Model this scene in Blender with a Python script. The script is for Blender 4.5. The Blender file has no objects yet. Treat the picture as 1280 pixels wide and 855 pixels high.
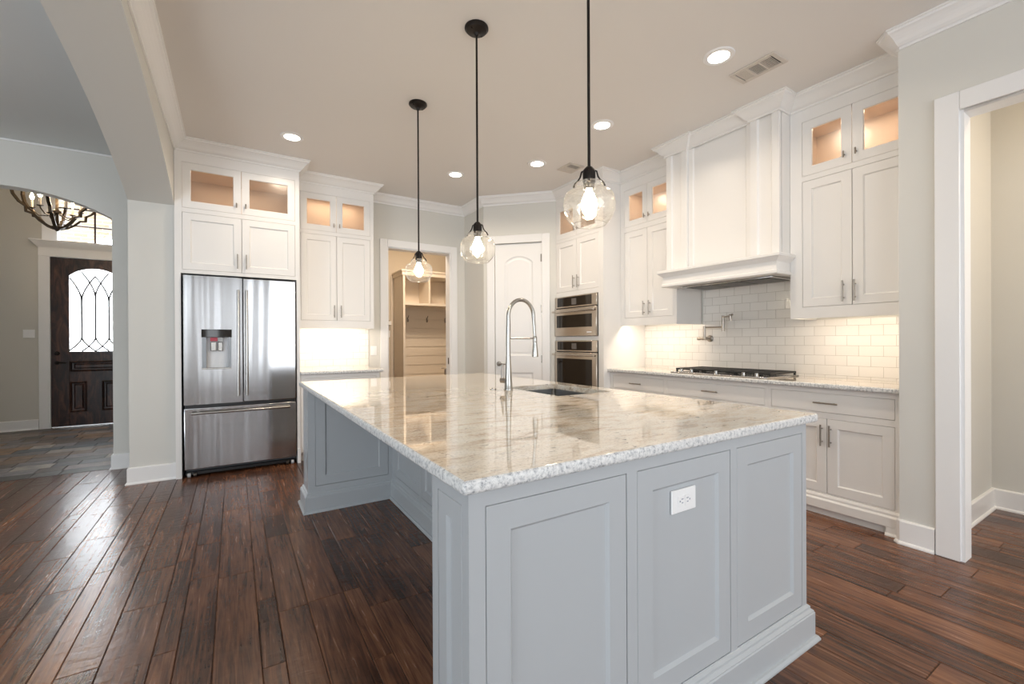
import bpy, bmesh, math, random
from mathutils import Vector, Matrix

random.seed(7)
S = bpy.context.scene
COL = S.collection
PI = math.pi

# ---------------------------------------------------------------- camera
cam_d = bpy.data.cameras.new('camera')
cam = bpy.data.objects.new('camera', cam_d)
COL.objects.link(cam)
cam_d.sensor_width = 36.0
cam_d.sensor_fit = 'HORIZONTAL'
cam_d.lens = 552.1 * 36.0 / 1280.0
cam_d.clip_start = 0.05
_y, _p, _r = math.radians(32.159), math.radians(-0.125), math.radians(-0.2866)
_f = Vector((math.sin(_y), math.cos(_y), 0))
_rt = Vector((math.cos(_y), -math.sin(_y), 0))
_u = Vector((0, 0, 1))
_f2 = _f * math.cos(_p) + _u * math.sin(_p)
_u2 = _u * math.cos(_p) - _f * math.sin(_p)
_r3 = _rt * math.cos(_r) + _u2 * math.sin(_r)
_u3 = _u2 * math.cos(_r) - _rt * math.sin(_r)
cam.matrix_world = Matrix(((_r3.x, _u3.x, -_f2.x, 0), (_r3.y, _u3.y, -_f2.y, 0), (_r3.z, _u3.z, -_f2.z, 1.25), (0, 0, 0, 1)))
S.camera = cam

# ---------------------------------------------------------------- world, exposure
S.view_settings.view_transform = 'Standard'
S.view_settings.look = 'None'
S.view_settings.gamma = 1.0
S.view_settings.use_curve_mapping = False
S.view_settings.exposure = 0.6
W = bpy.data.worlds.new('sky')
S.world = W
W.use_nodes = True
W.node_tree.nodes['Background'].inputs['Color'].default_value = (0.86, 0.93, 1.0, 1)
W.node_tree.nodes['Background'].inputs['Strength'].default_value = 9.0
S.cycles.max_bounces = 9
S.cycles.diffuse_bounces = 5
S.cycles.glossy_bounces = 4
S.cycles.transmission_bounces = 6
S.cycles.transparent_max_bounces = 12
S.cycles.caustics_reflective = False
S.cycles.caustics_refractive = False
S.cycles.sample_clamp_indirect = 4.0
S.cycles.use_denoising = True

WARM = (1.0, 0.84, 0.66)
WARMER = (1.0, 0.78, 0.56)
COOL = (0.90, 0.95, 1.0)


def area(name, loc, direction, sx, sy, power, color, parent=None, spread=PI):
    d = bpy.data.lights.new(name, 'AREA')
    d.shape = 'RECTANGLE'
    d.size, d.size_y, d.energy, d.color, d.spread = sx, sy, power, color, spread
    o = bpy.data.objects.new(name, d)
    COL.objects.link(o)
    o.rotation_euler = Vector(direction).to_track_quat('-Z', 'Z').to_euler()
    o.location = loc
    if parent:
        o.parent = parent
    return o


# lamps for the daylight through the unseen windows of the living space behind the camera and of the hall
for _x0, _x1 in ((-4.3, -1.7), (-0.85, -0.35), (0.5, 3.3), (3.75, 4.55)):  # openings spaced for fridge streaks; the last one added to light the passage
    area('daylight_south', ((_x0 + _x1) / 2, -3.62, 1.58), (0, 1, -0.03), _x1 - _x0, 2.6, 23.5 * (_x1 - _x0), COOL)
area('daylight_west', (-4.42, -0.6, 1.7), (1, 0.25, 0.22), 4.0, 2.2, 95, (0.82, 0.92, 1.0))
area('hall_ceiling_fill', (-4.40, 0.4, 1.2), (1, 0.25, 1.1), 3.6, 1.0, 34, (0.84, 0.93, 1.0))  # extra lamp aimed upwards, added to brighten the hall ceiling
area('daylight_front_door', (-1.8, 9.45, 2.3), (0.05, -1, -0.35), 1.0, 2.6, 40, (0.9, 0.95, 1.0))

area('passage_fill', (4.1, -0.6, 3.08), (0.1, 0.15, -1), 0.4, 0.4, 17, (1.0, 0.80, 0.58))  # unseen lamp, added to brighten the passage

# ---------------------------------------------------------------- helpers: mesh building


def bx(bm, x0, x1, y0, y1, z0, z1, bev=0.0, seg=1):
    if x0 > x1: x0, x1 = x1, x0
    if y0 > y1: y0, y1 = y1, y0
    if z0 > z1: z0, z1 = z1, z0
    v = [bm.verts.new((x, y, z)) for x in (x0, x1) for y in (y0, y1) for z in (z0, z1)]
    f = [bm.faces.new([v[i] for i in q]) for q in ((0, 1, 3, 2), (4, 6, 7, 5), (0, 4, 5, 1), (2, 3, 7, 6), (0, 2, 6, 4), (1, 5, 7, 3))]
    if bev > 0:
        es = list({e for q in f for e in q.edges})
        bmesh.ops.bevel(bm, geom=es, offset=bev, segments=seg, profile=0.5, affect='EDGES', clamp_overlap=True)


def tube(bm, pts, r, seg=10, closed=False):
    pts = [Vector(p) for p in pts]
    n = len(pts)
    rs = r if isinstance(r, (list, tuple)) else [r] * n
    rings = []
    up = None
    for i, p in enumerate(pts):
        if closed:
            t = (pts[(i + 1) % n] - pts[i - 1]).normalized()
        elif i == 0:
            t = (pts[1] - p).normalized()
        elif i == n - 1:
            t = (p - pts[i - 1]).normalized()
        else:
            t = ((pts[i + 1] - p).normalized() + (p - pts[i - 1]).normalized())
            t = t.normalized() if t.length > 1e-6 else (pts[i + 1] - p).normalized()
        if up is None:
            up = Vector((0, 0, 1)) if abs(t.z) < 0.9 else Vector((1, 0, 0))
        a = t.cross(up)
        a = a.normalized() if a.length > 1e-6 else t.orthogonal().normalized()
        b = a.cross(t).normalized()
        up = b
        rings.append([bm.verts.new(p + (a * math.cos(2 * PI * k / seg) + b * math.sin(2 * PI * k / seg)) * rs[i]) for k in range(seg)])
    m = n if closed else n - 1
    for i in range(m):
        A, B = rings[i], rings[(i + 1) % n]
        for k in range(seg):
            bm.faces.new((A[k], A[(k + 1) % seg], B[(k + 1) % seg], B[k]))
    if not closed:
        bm.faces.new(rings[0][::-1])
        bm.faces.new(rings[-1])


def lathe(bm, prof, c=(0, 0, 0), seg=28, axis='z', cap=True):
    c = Vector(c)
    rings = []
    for r, h in prof:
        ring = []
        for k in range(seg):
            a = 2 * PI * k / seg
            u, v = r * math.cos(a), r * math.sin(a)
            p = {'z': (u, v, h), 'y': (u, h, v), 'x': (h, u, v)}[axis]
            ring.append(bm.verts.new(c + Vector(p)))
        rings.append(ring)
    for A, B in zip(rings, rings[1:]):
        for k in range(seg):
            bm.faces.new((A[k], A[(k + 1) % seg], B[(k + 1) % seg], B[k]))
    if cap:
        if prof[0][0] > 1e-5: bm.faces.new(rings[0][::-1])
        if prof[-1][0] > 1e-5: bm.faces.new(rings[-1])


def prism(bm, pts, plane, a, b):
    def P(p, t):
        return {'xz': (p[0], t, p[1]), 'yz': (t, p[0], p[1]), 'xy': (p[0], p[1], t)}[plane]
    A = [bm.verts.new(P(p, a)) for p in pts]
    B = [bm.verts.new(P(p, b)) for p in pts]
    bm.faces.new(A)
    bm.faces.new(B[::-1])
    n = len(pts)
    for i in range(n):
        bm.faces.new((A[i], B[i], B[(i + 1) % n], A[(i + 1) % n]))


def offsets(path, closed):
    n = len(path)
    P = [Vector((p[0], p[1])) for p in path]
    out = []
    for i in range(n):
        d1 = (P[i] - P[i - 1]).normalized() if (closed or i > 0) else None
        d2 = (P[(i + 1) % n] - P[i]).normalized() if (closed or i < n - 1) else None
        n1 = Vector((d1.y, -d1.x)) if d1 is not None else None
        n2 = Vector((d2.y, -d2.x)) if d2 is not None else None
        if n1 is None: out.append(n2)
        elif n2 is None: out.append(n1)
        else: out.append((n1 + n2) / (1 + n1.dot(n2)))
    return P, out


def sweep(bm, path, prof, closed=False, i0=0, i1=None, caps=True):
    """profile (outward, z) carried along a plan path; outward is to the right of travel; segments i0..i1"""
    P, M = offsets(path, closed)
    n = len(P)
    if i1 is None: i1 = n if closed else n - 1
    rings = []
    for i in range(i0, i1 + 1):
        j = i % n
        sh = Vector((0, 0))
        if not closed and i == i0 and i0 > 0: sh = (P[j + 1] - P[j]).normalized() * 0.0005
        if not closed and i == i1 and i1 < n - 1: sh = (P[j - 1] - P[j]).normalized() * 0.0005
        rings.append([bm.verts.new((P[j].x + M[j].x * d + sh.x, P[j].y + M[j].y * d + sh.y, z)) for d, z in prof])
    k = len(prof)
    full = closed and i0 == 0 and i1 == n
    if full: rings[-1] = rings[0]
    for A, B in zip(rings, rings[1:]):
        for q in range(k):
            bm.faces.new((A[q], A[(q + 1) % k], B[(q + 1) % k], B[q]))
    if not full and caps:
        bm.faces.new(rings[0][::-1])
        bm.faces.new(rings[-1])


def link(name, bm, mat, parent=None, smooth=True, kind=None, label=None):
    bmesh.ops.recalc_face_normals(bm, faces=bm.faces)
    me = bpy.data.meshes.new(name)
    bm.to_mesh(me)
    bm.free()
    if smooth:
        me.polygons.foreach_set('use_smooth', [True] * len(me.polygons))
        try: me.set_sharp_from_angle(angle=math.radians(32))
        except Exception: pass
        for p in me.polygons:
            if p.area > 0.02: p.use_smooth = False
    for m in (mat if isinstance(mat, (list, tuple)) else [mat]):
        me.materials.append(m)
    o = bpy.data.objects.new(name, me)
    COL.objects.link(o)
    if parent is not None: o.parent = parent
    if kind: o['kind'] = kind
    if label: o['label'] = label
    return o


def tag(o, label, cat, group=None):
    o['label'] = label
    o['category'] = cat
    if group: o['group'] = group
    return o


def thing(name, label, cat, loc=(0, 0, 0), rz=0.0, group=None):
    o = bpy.data.objects.new(name, None)
    COL.objects.link(o)
    o.empty_display_size = 0.1
    o.location = loc
    o.rotation_euler = (0, 0, rz)
    return tag(o, label, cat, group)


def copy_thing(src, loc, label, rz=None):
    r = src.copy()
    COL.objects.link(r)
    r.location = loc
    if rz is not None: r.rotation_euler = (0, 0, rz)
    r['label'] = label
    for ch in list(src.children):
        c = ch.copy()
        COL.objects.link(c)
        c.parent = r
        for g in list(ch.children):
            d = g.copy()
            COL.objects.link(d)
            d.parent = c
    return r


N = bmesh.new

# ---------------------------------------------------------------- materials


def mat(name, color=(0.8, 0.8, 0.8), rough=0.5, metal=0.0, spec=0.5, coat=0.0, emit=None, estr=0.0, bump=None):
    m = bpy.data.materials.new(name)
    m.use_nodes = True
    nt = m.node_tree
    b = nt.nodes['Principled BSDF']
    b.inputs['Base Color'].default_value = (*color, 1)
    b.inputs['Roughness'].default_value = rough
    b.inputs['Metallic'].default_value = metal
    b.inputs['Specular IOR Level'].default_value = spec
    b.inputs['Coat Weight'].default_value = coat
    if emit:
        b.inputs['Emission Color'].default_value = (*emit, 1)
        b.inputs['Emission Strength'].default_value = estr
    if bump:
        scale, strength, dist = bump
        tc = nt.nodes.new('ShaderNodeTexCoord')
        nz = nt.nodes.new('ShaderNodeTexNoise')
        nz.inputs['Scale'].default_value = scale
        nz.inputs['Detail'].default_value = 3
        bp = nt.nodes.new('ShaderNodeBump')
        bp.inputs['Strength'].default_value = strength
        bp.inputs['Distance'].default_value = dist
        nt.links.new(tc.outputs['Object'], nz.inputs['Vector'])
        nt.links.new(nz.outputs['Fac'], bp.inputs['Height'])
        nt.links.new(bp.outputs['Normal'], b.inputs['Normal'])
    return m


def nd(m, kind, **kw):
    n = m.node_tree.nodes.new(kind)
    for k, v in kw.items():
        if k.startswith('i_'): n.inputs[k[2:].replace('_', ' ')].default_value = v
        else: setattr(n, k, v)
    return n


def ln(m, a, b): m.node_tree.links.new(a, b)


def ramp(m, stops):
    r = m.node_tree.nodes.new('ShaderNodeValToRGB')
    e = r.color_ramp.elements
    while len(e) < len(stops): e.new(0.5)
    for k, (p, c) in enumerate(stops):
        e[k].position = p
        e[k].color = (*c, 1)
    return r


def srgb(r, g, b):
    f = lambda c: (c / 255 / 12.92) if c / 255 <= 0.04045 else ((c / 255 + 0.055) / 1.055) ** 2.4
    return (f(r), f(g), f(b))


M_white = mat('white_cabinet_paint', (0.84, 0.825, 0.805), 0.32)
M_trim = mat('white_trim_paint', (0.86, 0.855, 0.85), 0.35)
M_wall = mat('grey_green_wall_paint', (0.69, 0.68, 0.64), 0.75, bump=(90, 0.12, 0.002))
M_foyerwall = mat('foyer_wall_paint', (0.62, 0.60, 0.55), 0.75, bump=(90, 0.12, 0.002))
M_mudwall = mat('mudroom_wall_paint', (0.64, 0.57, 0.47), 0.75, bump=(90, 0.1, 0.002))
M_ceil = mat('taupe_ceiling_paint', (0.78, 0.752, 0.72), 0.55, bump=(60, 0.1, 0.002))
M_hallceil = mat('hall_ceiling_paint', (0.74, 0.76, 0.75), 0.7, bump=(60, 0.1, 0.002))
M_island = mat('blue_grey_island_paint', (0.465, 0.488, 0.508), 0.33)
M_steel = mat('brushed_steel', (0.56, 0.56, 0.56), 0.25, 1.0)
M_nickel = mat('satin_nickel', (0.36, 0.325, 0.29), 0.3, 1.0)
M_chrome = mat('polished_steel', (0.44, 0.425, 0.40), 0.24, 1.0)
M_black = mat('black_plastic', (0.012, 0.012, 0.013), 0.35)
M_bronze = mat('oil_rubbed_bronze', (0.022, 0.018, 0.016), 0.38, 0.7)
M_iron = mat('cast_iron', (0.02, 0.02, 0.02), 0.55)
M_bglass = mat('black_oven_glass', (0.012, 0.010, 0.009), 0.05, 0, 0.6)
M_dark = mat('dark_filter_metal', (0.09, 0.08, 0.07), 0.4, 0.8)
M_plate = mat('white_switch_plastic', (0.88, 0.88, 0.88), 0.3)
M_plategrey = mat('outlet_slot_grey', (0.32, 0.34, 0.4), 0.5)
M_tan = mat('tan_cabinet_interior', (0.62, 0.52, 0.44), 0.5)
M_cream = mat('cream_locker_paint', (0.78, 0.70, 0.60), 0.45)
M_lens = mat('lit_lamp_lens', (1, 1, 1), 0.5, emit=(1.0, 0.93, 0.82), estr=9.0)
M_bulb = mat('lit_bulb', (1, 1, 1), 0.5, emit=(1.0, 0.86, 0.64), estr=80.0)
M_candle = mat('lit_candle_bulb', (1, 1, 1), 0.5, emit=(1.0, 0.72, 0.42), estr=75.0)
M_darkgap = mat('dark_recess', (0.02, 0.02, 0.02), 0.8)
M_ventwhite = mat('vent_paint', (0.62, 0.57, 0.51), 0.5)
M_red = mat('red_label', (0.5, 0.06, 0.09), 0.5)
M_greylabel = mat('grey_label', (0.45, 0.46, 0.47), 0.5)
M_disp = mat('dispenser_liner', (0.78, 0.79, 0.81), 0.35)
M_display = mat('oven_display', (0.13, 0.12, 0.115), 0.25)
M_concrete = mat('porch_concrete', (0.55, 0.52, 0.48), 0.8)
M_wood_candle = mat('chandelier_weathered_wood', (0.10, 0.075, 0.055), 0.6)
M_gold = mat('chandelier_rubbed_metal', (0.06, 0.045, 0.03), 0.4, 0.6)


def steel_wavy(name, col, rough, strength=0.09):
    m = mat(name, col, rough, 1.0)
    b = m.node_tree.nodes['Principled BSDF']
    tc = nd(m, 'ShaderNodeTexCoord')
    mp = nd(m, 'ShaderNodeMapping')
    mp.inputs['Scale'].default_value = (7.0, 7.0, 0.22)
    nz = nd(m, 'ShaderNodeTexNoise', i_Scale=1.0, i_Detail=1.0)
    bp = nd(m, 'ShaderNodeBump', i_Strength=strength, i_Distance=0.05)
    ln(m, tc.outputs['Object'], mp.inputs['Vector'])
    ln(m, mp.outputs['Vector'], nz.inputs['Vector'])
    ln(m, nz.outputs['Fac'], bp.inputs['Height'])
    ln(m, bp.outputs['Normal'], b.inputs['Normal'])
    # vertical brushing
    mp2 = nd(m, 'ShaderNodeMapping')
    mp2.inputs['Scale'].default_value = (3.0, 3.0, 420.0)
    n2 = nd(m, 'ShaderNodeTexNoise', i_Scale=1.0, i_Detail=2.0)
    mr = nd(m, 'ShaderNodeMapRange')
    mr.inputs['To Min'].default_value = rough - 0.05
    mr.inputs['To Max'].default_value = rough + 0.07
    ln(m, tc.outputs['Object'], mp2.inputs['Vector'])
    ln(m, mp2.outputs['Vector'], n2.inputs['Vector'])
    ln(m, n2.outputs['Fac'], mr.inputs['Value'])
    ln(m, mr.outputs['Result'], b.inputs['Roughness'])
    return m


M_fridge = steel_wavy('fridge_stainless', (0.50, 0.50, 0.51), 0.15, 0.16)
M_oven = steel_wavy('oven_stainless', (0.60, 0.55, 0.49), 0.22, 0.02)


def make_granite():
    m = mat('speckled_granite', (0.7, 0.66, 0.6), 0.04, 0, 0.8, coat=0.5)
    b = m.node_tree.nodes['Principled BSDF']
    tc = nd(m, 'ShaderNodeTexCoord')
    mp = nd(m, 'ShaderNodeMapping')
    mp.inputs['Scale'].default_value = (4.6, 13.0, 13.0)
    mp.inputs['Rotation'].default_value = (0, 0, 0.06)
    flow = nd(m, 'ShaderNodeTexNoise', i_Scale=1.5, i_Detail=9.0, i_Roughness=0.68, i_Distortion=0.6)
    ln(m, tc.outputs['Object'], mp.inputs['Vector'])
    ln(m, mp.outputs['Vector'], flow.inputs['Vector'])
    r1 = ramp(m, [(0.30, (0.40, 0.32, 0.24)), (0.40, (0.68, 0.58, 0.47)), (0.49, (0.84, 0.77, 0.67)), (0.64, (0.89, 0.86, 0.80))])
    ln(m, flow.outputs['Fac'], r1.inputs['Fac'])
    # fine grain
    g = nd(m, 'ShaderNodeTexNoise', i_Scale=120.0, i_Detail=5.0, i_Roughness=0.75)
    ln(m, tc.outputs['Object'], g.inputs['Vector'])
    r2 = ramp(m, [(0.34, (0.40, 0.39, 0.38)), (0.46, (0.88, 0.87, 0.86)), (0.6, (1.0, 1.0, 1.0))])
    ln(m, g.outputs['Fac'], r2.inputs['Fac'])
    mul = nd(m, 'ShaderNodeMix', data_type='RGBA', blend_type='MULTIPLY')
    mul.inputs['Factor'].default_value = 0.75
    ln(m, r1.outputs['Color'], mul.inputs[6])
    ln(m, r2.outputs['Color'], mul.inputs[7])
    # dark mineral flecks, clustered
    mp3 = nd(m, 'ShaderNodeMapping')
    mp3.inputs['Scale'].default_value = (22.0, 60.0, 60.0)
    v = nd(m, 'ShaderNodeTexNoise', i_Scale=1.0, i_Detail=3.0, i_Roughness=0.6)
    ln(m, tc.outputs['Object'], mp3.inputs['Vector'])
    ln(m, mp3.outputs['Vector'], v.inputs['Vector'])
    r3 = ramp(m, [(0.645, (0, 0, 0)), (0.69, (1, 1, 1))])
    ln(m, v.outputs['Fac'], r3.inputs['Fac'])
    dk = nd(m, 'ShaderNodeMix', data_type='RGBA')
    dk.inputs[7].default_value = (0.16, 0.14, 0.13, 1)
    ln(m, r3.outputs['Color'], dk.inputs['Factor'])
    ln(m, mul.outputs[2], dk.inputs[6])
    ln(m, dk.outputs[2], b.inputs['Base Color'])
    bp = nd(m, 'ShaderNodeBump', i_Strength=0.02, i_Distance=0.002)
    ln(m, g.outputs['Fac'], bp.inputs['Height'])
    return m


M_granite = make_granite()


def make_edge_granite():
    m = mat('daylit_chiselled_edge', (0.72, 0.72, 0.71), 0.32, 0, 0.5)  # edge cooler than the warm top: lamp and daylight put into the two colours
    b = m.node_tree.nodes['Principled BSDF']
    tc = nd(m, 'ShaderNodeTexCoord')
    g = nd(m, 'ShaderNodeTexNoise', i_Scale=75.0, i_Detail=6.0, i_Roughness=0.75)
    ln(m, tc.outputs['Object'], g.inputs['Vector'])
    r2 = ramp(m, [(0.33, (0.16, 0.17, 0.18)), (0.43, (0.52, 0.53, 0.54)), (0.52, (0.74, 0.74, 0.73)), (0.62, (0.84, 0.84, 0.83))])
    ln(m, g.outputs['Fac'], r2.inputs['Fac'])
    ln(m, r2.outputs['Color'], b.inputs['Base Color'])
    bp = nd(m, 'ShaderNodeBump', i_Strength=0.35, i_Distance=0.004)
    ln(m, g.outputs['Fac'], bp.inputs['Height'])
    ln(m, bp.outputs['Normal'], b.inputs['Normal'])
    return m


M_graniteedge = make_edge_granite()


def make_planks():
    m = mat('hand_scraped_hickory', (0.1, 0.05, 0.03), 0.3, 0, 0.5)
    b = m.node_tree.nodes['Principled BSDF']
    geo = nd(m, 'ShaderNodeNewGeometry')
    tc = nd(m, 'ShaderNodeTexCoord')
    rnd = geo.outputs['Random Per Island']
    # shift the grain per board
    sc = nd(m, 'ShaderNodeMath', operation='MULTIPLY')
    sc.inputs[1].default_value = 37.0
    ln(m, rnd, sc.inputs[0])
    cb = nd(m, 'ShaderNodeCombineXYZ')
    ln(m, sc.outputs[0], cb.inputs['X'])
    ln(m, sc.outputs[0], cb.inputs['Z'])
    ad = nd(m, 'ShaderNodeVectorMath', operation='ADD')
    ln(m, tc.outputs['Object'], ad.inputs[0])
    ln(m, cb.outputs['Vector'], ad.inputs[1])
    mp = nd(m, 'ShaderNodeMapping')
    mp.inputs['Scale'].default_value = (34.0, 1.7, 1.0)
    ln(m, ad.outputs['Vector'], mp.inputs['Vector'])
    gr = nd(m, 'ShaderNodeTexNoise', i_Scale=1.6, i_Detail=7.0, i_Roughness=0.62, i_Distortion=0.9)
    ln(m, mp.outputs['Vector'], gr.inputs['Vector'])
    mp2 = nd(m, 'ShaderNodeMapping')
    mp2.inputs['Scale'].default_value = (5.0, 1.6, 1.0)
    ln(m, ad.outputs['Vector'], mp2.inputs['Vector'])
    cl = nd(m, 'ShaderNodeTexNoise', i_Scale=1.0, i_Detail=4.0, i_Roughness=0.6)
    ln(m, mp2.outputs['Vector'], cl.inputs['Vector'])
    mx = nd(m, 'ShaderNodeMath', operation='MULTIPLY_ADD')
    mx.inputs[1].default_value = 0.62
    ln(m, gr.outputs['Fac'], mx.inputs[0])
    m2 = nd(m, 'ShaderNodeMath', operation='MULTIPLY')
    m2.inputs[1].default_value = 0.38
    ln(m, cl.outputs['Fac'], m2.inputs[0])
    ln(m, m2.outputs[0], mx.inputs[2])
    # per-board tone
    m3 = nd(m, 'ShaderNodeMath', operation='MULTIPLY_ADD')
    m3.inputs[1].default_value = 0.13
    m3.inputs[2].default_value = -0.065
    ln(m, rnd, m3.inputs[0])
    m4 = nd(m, 'ShaderNodeMath', operation='ADD')
    ln(m, mx.outputs[0], m4.inputs[0])
    ln(m, m3.outputs[0], m4.inputs[1])
    r = ramp(m, [(0.32, (0.020, 0.009, 0.006)), (0.44, (0.076, 0.031, 0.017)), (0.55, (0.165, 0.068, 0.034)), (0.70, (0.29, 0.126, 0.060))])
    ln(m, m4.outputs[0], r.inputs['Fac'])
    ln(m, r.outputs['Color'], b.inputs['Base Color'])
    # hand-scraped ripples across the boards plus grain
    mp3 = nd(m, 'ShaderNodeMapping')
    mp3.inputs['Scale'].default_value = (9.0, 26.0, 1.0)
    ln(m, ad.outputs['Vector'], mp3.inputs['Vector'])
    rp = nd(m, 'ShaderNodeTexNoise', i_Scale=1.0, i_Detail=2.0, i_Distortion=0.6)
    ln(m, mp3.outputs['Vector'], rp.inputs['Vector'])
    h = nd(m, 'ShaderNodeMath', operation='MULTIPLY_ADD')
    h.inputs[1].default_value = 0.18
    ln(m, gr.outputs['Fac'], h.inputs[0])
    ln(m, rp.outputs['Fac'], h.inputs[2])
    bp = nd(m, 'ShaderNodeBump', i_Strength=0.32, i_Distance=0.006)
    ln(m, h.outputs[0], bp.inputs['Height'])
    ln(m, bp.outputs['Normal'], b.inputs['Normal'])
    mr = nd(m, 'ShaderNodeMapRange')
    mr.inputs['To Min'].default_value = 0.17
    mr.inputs['To Max'].default_value = 0.33
    ln(m, gr.outputs['Fac'], mr.inputs['Value'])
    ln(m, mr.outputs['Result'], b.inputs['Roughness'])
    return m


M_plank = make_planks()


def make_slate():
    m = mat('multicolour_slate', (0.2, 0.18, 0.16), 0.45, 0, 0.3)
    b = m.node_tree.nodes['Principled BSDF']
    geo = nd(m, 'ShaderNodeNewGeometry')
    tc = nd(m, 'ShaderNodeTexCoord')
    r = ramp(m, [(0.0, (0.05, 0.042, 0.036)), (0.2, (0.20, 0.20, 0.205)), (0.4, (0.24, 0.15, 0.085)), (0.6, (0.085, 0.10, 0.12)), (0.8, (0.13, 0.075, 0.042)), (1.0, (0.36, 0.33, 0.30))])
    ln(m, geo.outputs['Random Per Island'], r.inputs['Fac'])
    nz = nd(m, 'ShaderNodeTexNoise', i_Scale=9.0, i_Detail=6.0, i_Roughness=0.65)
    ln(m, tc.outputs['Object'], nz.inputs['Vector'])
    r2 = ramp(m, [(0.3, (0.55, 0.55, 0.6)), (0.7, (1.3, 1.2, 1.1))])
    ln(m, nz.outputs['Fac'], r2.inputs['Fac'])
    mul = nd(m, 'ShaderNodeMix', data_type='RGBA', blend_type='MULTIPLY')
    mul.inputs['Factor'].default_value = 1.0
    ln(m, r.outputs['Color'], mul.inputs[6])
    ln(m, r2.outputs['Color'], mul.inputs[7])
    ln(m, mul.outputs[2], b.inputs['Base Color'])
    bp = nd(m, 'ShaderNodeBump', i_Strength=0.4, i_Distance=0.006)
    ln(m, nz.outputs['Fac'], bp.inputs['Height'])
    ln(m, bp.outputs['Normal'], b.inputs['Normal'])
    return m


M_slate = make_slate()


def make_subway(name, axis_u):
    m = mat(name, (0.8, 0.78, 0.75), 0.16, 0, 0.5)
    b = m.node_tree.nodes['Principled BSDF']
    tc = nd(m, 'ShaderNodeTexCoord')
    sp = nd(m, 'ShaderNodeSeparateXYZ')
    cb = nd(m, 'ShaderNodeCombineXYZ')
    ln(m, tc.outputs['Object'], sp.inputs['Vector'])
    ln(m, sp.outputs[axis_u], cb.inputs['X'])
    ln(m, sp.outputs['Z'], cb.inputs['Y'])
    br = nd(m, 'ShaderNodeTexBrick', offset=0.5, i_Scale=1.0)
    br.inputs['Color1'].default_value = (0.80, 0.775, 0.74, 1)
    br.inputs['Color2'].default_value = (0.84, 0.82, 0.79, 1)
    br.inputs['Mortar'].default_value = (0.50, 0.47, 0.43, 1)
    br.inputs['Mortar Size'].default_value = 0.0016
    br.inputs['Mortar Smooth'].default_value = 0.25
    br.inputs['Brick Width'].default_value = 0.155
    br.inputs['Row Height'].default_value = 0.080
    ln(m, cb.outputs['Vector'], br.inputs['Vector'])
    ln(m, br.outputs['Color'], b.inputs['Base Color'])
    iv = nd(m, 'ShaderNodeMath', operation='SUBTRACT')
    iv.inputs[0].default_value = 1.0
    ln(m, br.outputs['Fac'], iv.inputs[1])
    bp = nd(m, 'ShaderNodeBump', i_Strength=0.5, i_Distance=0.002)
    ln(m, iv.outputs[0], bp.inputs['Height'])
    ln(m, bp.outputs['Normal'], b.inputs['Normal'])
    return m


M_tile_y = make_subway('white_subway_tile', 'Y')
M_tile_x = make_subway('white_subway_tile_bar', 'X')


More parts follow.
